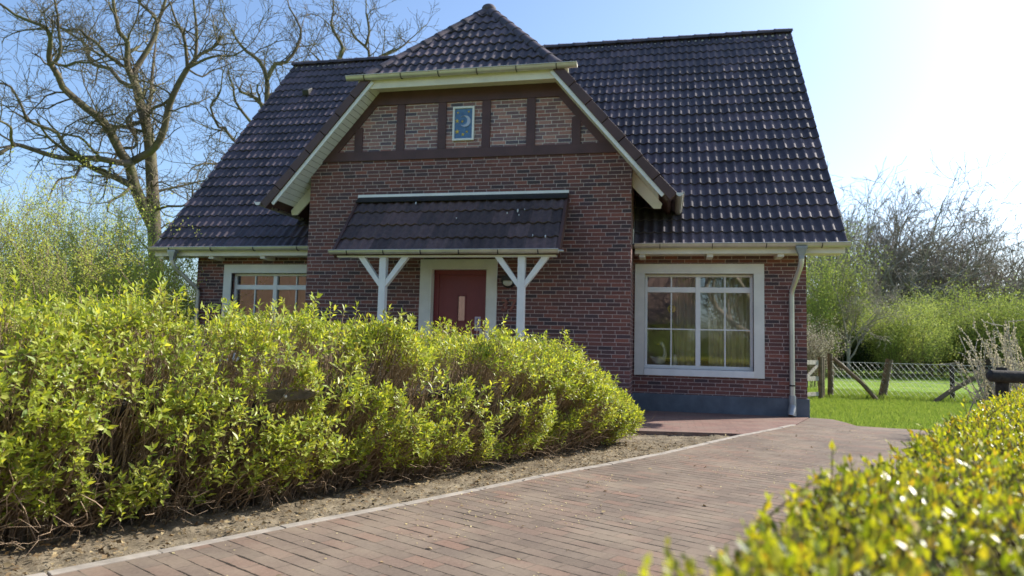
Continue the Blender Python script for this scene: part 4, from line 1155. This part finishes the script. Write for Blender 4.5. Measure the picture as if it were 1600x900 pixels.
def px_limb(pts, dep, w0, w1, name=None):
    """surveyed limb: photograph points, depth at both ends, apparent width in px at both ends"""
    n = len(pts); ds = np.interp(np.linspace(0, 1, n), np.linspace(0, 1, len(dep)), dep)
    P = np.array([at(x, y, d) for (x, y), d in zip(pts, ds)])
    w = np.interp(np.linspace(0, 1, n), [0, 1], [w0, w1]); rad = w*ds/FOC/2*.9
    # smooth once (Catmull-Rom like)
    Q, Rr = [P[0]], [rad[0]]
    for i in range(n-1):
        p0, p1, p2, p3 = P[max(i-1, 0)], P[i], P[i+1], P[min(i+2, n-1)]
        for t_ in (.5, 1.0):
            q = .5*((2*p1)+(-p0+p2)*t_+(2*p0-5*p1+4*p2-p3)*t_**2+(-p0+3*p1-3*p2+p3)*t_**3); Q.append(q); Rr.append(rad[i]*(1-t_)+rad[i+1]*t_)
    return np.array(Q), np.array(Rr)

def traced_tree(name, label, base_px, limbs, trunk, seed, mat, twig=(.9, 2.6), dens=1.0, group=None, maxl=3, rmin=.007):
    rng = np.random.default_rng(seed)
    TP, TR = px_limb(*trunk)
    loc = (TP[0][0], TP[0][1], -.06)
    TP = np.vstack([[TP[0][0], TP[0][1], -.1], TP]); TR = np.concatenate([[TR[0]*1.5], TR])
    t = thing(name, label, 'tree', loc, group)
    link('trunk', tubes_mesh('trunk', [(TP, TR)], lambda r: 16), mat, t)
    out = []
    allp = [(TP[3:], TR[3:])]
    for lb in limbs:
        P, r_ = px_limb(*lb); out.append((P, r_)); allp.append((P, r_))
    tw = []
    for P, r_ in allp:
        L = np.linalg.norm(np.diff(P, axis=0), axis=1).sum()
        k = int(L*dens*2.1)
        for j in range(k):
            f = rng.uniform(.12, 1.0); i = min(len(P)-2, int(f*(len(P)-1)))
            d = norm(P[i+1]-P[i]); a = rng.uniform(.5, 1.2); w = norm(np.cross(d, rng.normal(0, 1, 3)))
            nd = d*math.cos(a)+w*math.sin(a)
            grow(tw, P[i], nd, rng.uniform(*twig)*(1.15-.4*f), min(r_[i]*.40, .030)+.005, 1, rng, maxl, .05, .30, (5, 5, 4), rmin, (.45, 1.15))
        # the limb's own continuing tip
        d = norm(P[-1]-P[-2]); grow(tw, P[-1], d, twig[1]*.8, r_[-1]*.8, 1, rng, maxl, .05, .25, (6, 5, 4), rmin)
    link('limbs', tubes_mesh('limbs', out, sides), mat, t)
    link('crown', tubes_mesh('crown', tw, sides), mat, t)
    print(name, 'twigs', len(tw))
    return t
OD = 26
limbs = [
 ([(206,121),(199,106),(198,90),(199,66),(186,50),(183,35),(178,14),(176,-15),(170,-60)], (26,25.5,25), 11, 4),
 ([(191,104),(180,94),(165,84),(150,66),(133,55),(124,46),(101,48)], (26,25), 8, 3),
 ([(214,139),(188,127),(173,108),(156,104),(139,95),(136,72),(116,56),(98,46),(80,30)], (26,27,28), 8, 3),
 ([(212,128),(211,110),(225,87),(240,61),(246,40),(240,23),(220,6),(205,-20)], (26,26.5,27), 11, 4),
 ([(244,42),(256,9),(262,-15),(270,-50)], (27,27), 6, 3),
 ([(228,175),(236,150),(237,127),(240,95),(243,70)], (26,27.5), 9, 3),
 ([(238,353),(222,319),(210,289),(202,258),(192,243),(185,231),(170,202),(156,185),(136,170),(116,153),(98,136),(90,116),(78,98),(77,81),(79,61),(71,43),(52,35),(23,23),(0,6),(-40,-5)], (26,24.5,23,22), 20, 3),
 ([(80,100),(90,92),(95,72),(92,52),(90,23),(84,-5),(80,-40)], (23,22.5), 6, 3),
 ([(87,100),(104,103),(118,97),(139,98),(162,90)], (23.3,23.5), 5, 3),
 ([(202,255),(185,254),(156,248),(127,247),(98,247),(64,238),(35,228),(20,227),(0,240),(-30,250)], (25,24,22), 12, 5),
 ([(127,246),(101,228),(90,208),(66,198),(43,188),(35,168),(17,136),(0,130),(-30,120)], (24.2,23,22), 7, 3),
 ([(20,227),(17,214),(17,199),(0,189),(-25,180)], (22.2,21), 6, 3),
 ([(156,246),(142,231),(124,214),(92,208),(75,190)], (24.4,23.5), 5, 3),
 ([(212,295),(196,285),(179,277),(153,266),(133,256),(120,247)], (25.5,24.5), 12, 8),
 ([(125,258),(118,275),(97,279),(89,284),(80,300)], (24,23), 5, 3),
 ([(199,262),(209,251),(235,237),(249,220),(258,196),(262,173),(270,150),(281,127),(293,107)], (25.5,25,24.5), 14, 9),
 ([(293,107),(291,84),(287,55),(275,32),(266,5)], (24.5,24), 7, 3),
 ([(293,107),(304,92),(307,69),(307,43),(304,17),(300,-20)], (24.5,24), 7, 3),
 ([(296,105),(304,101),(322,92),(342,87),(365,87),(385,75)], (24.5,23.5), 6, 2.5),
 ([(295,108),(298,111),(316,120),(330,111),(350,104)], (24.5,25.5), 4, 2),
 ([(270,150),(255,163),(241,168),(232,179),(222,190)], (24.8,26), 5, 6),
 ([(214,173),(198,185),(202,199),(214,220),(208,231),(188,231),(185,240)], (26,25.5), 5, 5),
 ([(240,215),(222,205),(200,200),(170,195),(150,190)], (26,27), 6, 3),
 ([(243,300),(262,295),(285,290),(305,285),(330,280)], (26,27), 5, 2.5),
 ([(240,330),(262,322),(285,322),(300,310),(300,290)], (26,25), 5, 2.5),
 ([(206,290),(190,305),(172,315),(168,330)], (25.2,24), 6, 3),
]
trunk = ([(248,540),(247,470),(243,400),(240,330),(237,270),(232,210),(219,162),(214,139),(206,121)], (26,26,26), 27, 12)
traced_tree('oak_tree', 'large gnarled bare oak tree towering left of the house', None, limbs, trunk, 3, M['oak_bark'], twig=(.8, 2.2), dens=1.15, maxl=3, rmin=.0065)
limbs2 = [
 ([(418,190),(417,155),(417,122),(405,95),(385,80),(370,62),(362,45)], (34,33), 10, 3),
 ([(417,125),(430,100),(447,97),(465,72),(470,45),(452,12)], (33.5,34.5), 8, 3),
 ([(417,150),(440,140),(455,120),(470,100)], (33.8,35), 6, 3),
 ([(415,215),(392,191),(368,159),(365,139),(358,120)], (34,32), 6, 3),
 ([(400,240),(365,219),(350,199),(342,199),(329,168),(339,153),(345,140)], (34,32), 6, 3),
 ([(416,250),(380,262),(345,258),(320,255),(300,262)], (34,31), 6, 2.5),
]
traced_tree('bare_tree', 'bare tree rising behind the left end of the house roof', None, limbs2, ([(424,560),(423,430),(420,300),(418,190)], (34,34), 17, 11), 4, M['oak_bark'], twig=(1.0, 2.6), dens=.8, group='bare trees behind the house', maxl=3, rmin=.009)
limbs3 = [
 ([(545,140),(530,94),(536,75),(525,55),(518,37),(521,17)], (34,34), 8, 3),
 ([(552,130),(577,89),(570,72),(555,60),(548,45)], (34,33), 6, 3),
 ([(570,75),(577,50),(572,20)], (33.4,33), 5, 3),
 ([(555,140),(580,105),(597,87),(625,75),(640,62)], (34,35), 6, 2.5),
 ([(545,145),(515,110),(500,95),(490,85)], (34,35), 6, 2.5),
]
traced_tree('bare_tree', 'thin bare tree top behind the ridge beside the hipped gable', None, limbs3, ([(550,560),(549,400),(548,250),(548,140)], (34,34), 14, 9), 6, M['oak_bark'], twig=(.9, 2.2), dens=.9, group='bare trees behind the house', maxl=3, rmin=.009)

def free_tree_meshes(seed, h, mat, spreadw=.55, rmin=.013, tf=1.0):
    rng = np.random.default_rng(seed)
    out = []; th = h*.30
    tr = [np.array([0, 0, -.1])]; d = np.array([0, 0, 1.])
    for i in range(6):
        d = norm(d+rng.normal(0, .06, 3)*np.array([1, 1, .2])); tr.append(tr[-1]+d*th/6)
    rad = np.linspace(h*.026, h*.018, 7)*tf
    trunk = tubes_mesh('trunk', [(np.array(tr), rad)], lambda r: 12)
    for j in range(9):
        f = rng.uniform(.45, 1); i = int(f*6); a = rng.uniform(.25, 1.05); az = j*2.4+rng.uniform(-.4, .4)
        nd = np.array([math.cos(az)*math.sin(a), math.sin(az)*math.sin(a), math.cos(a)])
        grow(out, tr[i], nd, h*rng.uniform(.42, .66)*(1.1-.35*a), h*.0115*tf, 0, rng, 4, .05, .20, (5, 4, 3, 3), rmin, (.35, .95), None, (.42, .66))
    return trunk, tubes_mesh('crown', out, sides), mat
protos = [free_tree_meshes(60+i, 12, M['bark_far']) for i in range(4)]
for tk, cr, mt in protos: tk.materials.append(mt); cr.materials.append(mt)
gname = 'bare trees along the far edge of the meadow'
far = [(1285, 57, 1.12), (1325, 60, 1.28), (1368, 56, 1.18), (1408, 60, 1.22), (1450, 57, 1.14), (1492, 60, 1.12), (1530, 57, 1.02), (1572, 60, 1.0), (1612, 57, .95), (1655, 60, 1.0), (1350, 68, 1.4), (1510, 70, 1.28), (1245, 64, 1.25)]
for i, (px_, dd_, sc) in enumerate(far):
    p = at(px_, 556, dd_); tk, cr, mt = protos[i % 4]
    o = thing('bare_tree', 'tall bare grey tree in the row beyond the meadow on the right', 'tree', (p[0], p[1], -.06), gname)
    o.rotation_euler.z = i*1.9; o.scale = (sc*1.08, sc*1.08, sc)
    for nm, me in (('trunk', tk), ('crown', cr)):
        c = bpy.data.objects.new(nm, me); COL.objects.link(c); c.parent = o

# leafy bushes
def bush_meshes(seed, h, w, nshoot, leafmat, lsize, nleaf, upright=.6, sub=6, stemmat=None):
    rng = np.random.default_rng(seed); out = []; tips = []
    for j in range(nshoot):
        az = rng.random()*2*np.pi; a = abs(rng.normal(0, .35))*(1.4-upright)
        d = np.array([math.cos(az)*math.sin(a), math.sin(az)*math.sin(a), math.cos(a)])
        p = np.array([math.cos(az)*w*.28*rng.random()**.5, math.sin(az)*w*.28*rng.random()**.5, -.05])
        grow(out, p, d, h*rng.uniform(.45, .78), .004*h**.5+.004, 0, rng, 2, .10*upright+.03, .13, (sub, 4), .003, (.25, .8), tips, (.35, .6))
    st = tubes_mesh('stems', out, lambda r: 3 if r < .015 else 5); st.materials.append(stemmat or M['twig_dark'])
    P = np.array([a for a, _ in tips]); Dd = np.array([b for _, b in tips])
    k = max(1, int(round(nleaf/len(P)))); P = np.repeat(P, k, 0); Dd = np.repeat(Dd, k, 0); n = len(P)
    P = P+rng.normal(0, lsize*1.6, (n, 3)); P[:, 2] = np.maximum(P[:, 2], .02)
    Dl = norm(Dd*.7+rng.normal(0, .6, (n, 3))); Nn = norm(rng.normal(0, 1, (n, 3))+np.array([0, 0, .6]))
    L = lsize*rng.uniform(.6, 1.4, n)
    V, F = leaf_geo(P, Dl, Nn, L, L*.5, simple=True)
    lf = fast_mesh('foliage', V, [F]); lf.materials.append(leafmat)
    return st, lf
def put_bush(ms, px_, dd_, label, cat='shrub', group=None, sc=1, name='shrub', rot=0, scz=None):
    p = at(px_, 556, dd_)
    o = thing(name, label, cat, (p[0], p[1], -.06), group); o.scale = (sc, sc, scz or sc); o.rotation_euler.z = rot
    for nm, me in zip(('stems', 'foliage'), ms):
        c = bpy.data.objects.new(nm, me); COL.objects.link(c); c.parent = o
    return o
bA = bush_meshes(81, 4.2, 2.8, 38, M['bush_leaf'], .044, 26000, .85, stemmat=M['twig'])
bB = bush_meshes(82, 3.3, 3.0, 38, M['bush_leaf'], .044, 26000, .7, stemmat=M['twig'])
bC = bush_meshes(83, 4.8, 1.6, 14, M['bush_leaf'], .035, 8000, 1.0)
g1 = 'green shrubs left of the house'
put_bush(bA, 175, 16.5, 'light green upright shrub below the big oak, in the middle of the left shrubs', group=g1)
put_bush(bB, 225, 14.5, 'yellow green shrub beside the left corner of the roof', group=g1, rot=1, sc=.95)
put_bush(bA, 95, 15, 'pale green shrub between the tall thin one and the middle one', group=g1, rot=2.2, sc=.95)
put_bush(bB, 40, 13, 'broad green shrub at the left edge, behind the long hedge', group=g1, rot=3.1, sc=.85)
put_bush(bC, 22, 15.5, 'tall thin sparse shrub with upright stems at the left edge', group=g1, rot=.4)
put_bush(bC, 130, 19, 'slender sparse shrub rising over the left shrubs', group=g1, rot=2.4, sc=1.05)
bD = bush_meshes(84, 3.0, 2.6, 26, M['bush_leaf2'], .035, 12000, .5, stemmat=M['twig'])
put_bush(bD, 285, 19, 'brownish green shrub seen under the left end of the gutter', group=g1, rot=.4, sc=.9)
put_bush(bD, 318, 22, 'shrub behind the left downpipe, brown stems and thin green leaves', group=g1, rot=2.4, sc=.9)
put_bush(bA, -60, 15, 'green shrub just outside the left edge of the view', group=g1, rot=2)
# far side of the meadow
g2 = 'green shrubs along the far edge of the meadow'
fA = bush_meshes(91, 4.6, 4.2, 44, M['bush_leaf2'], .08, 24000, .45)
fB = bush_meshes(92, 3.8, 4.0, 44, M['bush_leaf3'], .075, 24000, .5)
fC = bush_meshes(93, 7.0, 4.2, 34, M['bush_leaf2'], .085, 26000, .75)
fD = bush_meshes(94, 2.6, 3.6, 30, M['dark_leaf'], .12, 12000, .4)
put_bush(fC, 1283, 34, 'tall green tree-like shrub beside the right corner of the house', group=g2, sc=.95)
put_bush(fB, 1420, 34, 'brightest yellow green shrub behind the leaning fence post', group=g2, sc=.98)
put_bush(fB, 1375, 37, 'yellow green shrub left of the brightest one', group=g2, rot=1.3, sc=.95)
put_bush(fA, 1478, 38, 'mid green shrub between the yellow green and the dark green shrubs', group=g2, sc=.95)
put_bush(fA, 1530, 36, 'dark green rounded shrub above the right end of the mesh fence', group=g2, rot=2, sc=.95)
put_bush(fA, 1590, 34, 'green shrub at the right edge behind the white blossoming one', group=g2, rot=4, sc=.95)
put_bush(fA, 1640, 37, 'green shrub just outside the right edge of the view', group=g2, rot=5, sc=1.0)
put_bush(fB, 1450, 41, 'tall yellow green shrub at the back of the meadow', group=g2, rot=3, sc=1.15)
put_bush(fA, 1335, 42, 'mid green shrub behind the dark evergreen bushes', group=g2, rot=1, sc=1.0)
g3 = 'dark evergreen bushes at the meadow edge'
for i, (px_, dd_, sc) in enumerate(((1305, 36, .95), (1340, 37, .85), (1490, 41, .9), (1555, 40, .9), (1400, 42, .8), (1620, 40, .9), (1265, 40, .9), (1445, 44, .9))):
    put_bush(fD, px_, dd_, 'low dark evergreen bush under the green shrubs at the meadow edge', group=g3, rot=i*1.3, sc=sc, name='evergreen_bush')
bl = bush_meshes(95, 2.2, 1.8, 34, M['blossom'], .035, 9000, .45)
put_bush(bl, 1268, 23, 'pale pinkish blossoming bush behind the corner of the house', name='blossom_bush')
# slim bare tree in front of the shrubs
tk, cr, mt = free_tree_meshes(71, 6.0, M['bark_far'], rmin=.006, tf=.55)
tk.materials.append(mt); cr.materials.append(mt)
p = at(1326, 556, 33); o = thing('young_tree', 'slim bare young tree between the house corner and the shrubs', 'tree', (p[0], p[1], -.06))
for nm, me in (('trunk', tk), ('crown', cr)):
    c = bpy.data.objects.new(nm, me); COL.objects.link(c); c.parent = o
# white blossoming plant behind the right hedge
def catkin_plant():
    rng = np.random.default_rng(5); pol = []; P = []; Dd = []
    base = np.array([4.42, 10.25, -.06])
    for i in range(80):
        az = rng.random()*2*np.pi; a = abs(rng.normal(0, .36)); d = np.array([math.cos(az)*math.sin(a), math.sin(az)*math.sin(a), math.cos(a)])
        p = base+np.array([rng.normal(0, .2), rng.normal(0, .2), 0]); pts = [p]; L = rng.uniform(.85, 1.6)
        for k in range(7):
            d = norm(d+rng.normal(0, .08, 3)); p = p+d*L/7; pts.append(p)
            if k > 1:
                for q in range(26):
                    f = rng.random(); P.append(pts[-2]*(1-f)+pts[-1]*f); Dd.append(norm(d+rng.normal(0, .7, 3)))
            if k > 1 and rng.random() < .55:
                w = norm(d+rng.normal(0, .6, 3)); l2 = rng.uniform(.1, .3); e = [p, p+w*l2*.5, p+w*l2]; pol.append((np.array(e), np.array([.005, .004, .003])))
                for q in range(12): P.append(p+w*l2*rng.random()); Dd.append(norm(w+rng.normal(0, .6, 3)))
        pol.append((np.array(pts), np.linspace(.010, .004, 8)))
    t = thing('blossoming_shrub', 'small shrub with cream white blossoming twigs behind the right hedge', 'shrub', tuple(base))
    link('stems', tubes_mesh('stems', pol, lambda r: 4), M['wood_pale'], t)
    P = np.array(P); Dd = np.array(Dd); n = len(P)
    V, F = leaf_geo(P, Dd, norm(rng.normal(0, 1, (n, 3))), rng.uniform(.018, .038, n), rng.uniform(.012, .02, n), simple=True)
    link('blossom', fast_mesh('blossom', V, [F]), M['catkin'], t)
catkin_plant()

# ------------------------------------------------------------------ what the window panes mirror: the far side of the lane
t = thing('brick_house', 'red brick house with an orange red roof, mirrored in the window panes', 'house', (-3, -17, 0))
MB().box(-14, 1.2, -24, -15, -.06, 2.6).build('wall', M['red_brick'], t)
MB().prism([(-14.4, -14.4, 2.4), (-14.4, -19.5, 8.2), (-14.4, -24.6, 2.4)], (16.2, 0, 0)).build('roof', M['red_tile'], t)
m = MB()
for x in (-8, -5.2, -1.6): m.box(x-.7, x+.7, -15.02, -14.95, .9, 2.1)
m.build('window', M['white'], t)
m = MB()
for x in (-8, -5.2, -1.6): m.box(x-.6, x+.6, -14.96, -14.93, 1.0, 2.0)
m.build('pane', M['glass'], t)
t = thing('brick_house', 'second red brick house with steep gable, mirrored in the left window', 'house', (-23, -14, 0))
MB().box(-28, -17, -22, -12, -.06, 2.8).poly([(-28, -12, 2.8), (-17, -12, 2.8), (-22.5, -12, 8.0)]).build('wall', M['red_brick'], t)
MB().prism([(-28.5, -11.6, 2.4), (-22.5, -11.6, 8.3), (-22.5, -11.6, 8.1), (-28.4, -11.6, 2.2)], (0, -11, 0)).prism([(-16.5, -11.6, 2.4), (-22.5, -11.6, 8.3), (-22.5, -11.6, 8.1), (-16.6, -11.6, 2.2)], (0, -11, 0)).build('roof', M['red_tile'], t)
MB().box(-24, -21, -12.05, -11.9, .9, 2.1).build('window', M['white'], t)
tk, cr, mt = protos[1]
for (x, y, sc, lab) in ((4.6, -9, 1.0, 'large bare tree mirrored in the right window pane'), (7.5, -14, 1.1, 'second bare tree mirrored beside the large one')):
    o = thing('bare_tree', lab, 'tree', (x, y, -.06)); o.scale = (sc, sc, sc)
    for nm, me in (('trunk', tk), ('crown', cr)):
        c = bpy.data.objects.new(nm, me); COL.objects.link(c); c.parent = o
for i, (x, y) in enumerate(((-2.2, -8.5), (.6, -8.8), (2.8, -9.4), (5.8, -10), (-5.5, -9))):
    o = thing('shrub', 'green garden shrub mirrored in the window panes', 'shrub', (x, y, -.06), 'garden shrubs across the lane'); o.scale = (.65, .65, .5); o.rotation_euler.z = i
    for nm, me in zip(('stems', 'foliage'), fA):
        c = bpy.data.objects.new(nm, me); COL.objects.link(c); c.parent = o
for i, (x, y, sc, lab) in enumerate(((4.4, -12.5, 1.15, 'tall green shrub mirrored in the right half of the right window'), (8.0, -15, 1.3, 'tallest green shrub mirrored at the right edge of the right window'))):
    o = thing('shrub', lab, 'shrub', (x, y, -.06)); o.scale = (sc, sc, sc)
    for nm, me in zip(('stems', 'foliage'), fC):
        c = bpy.data.objects.new(nm, me); COL.objects.link(c); c.parent = o
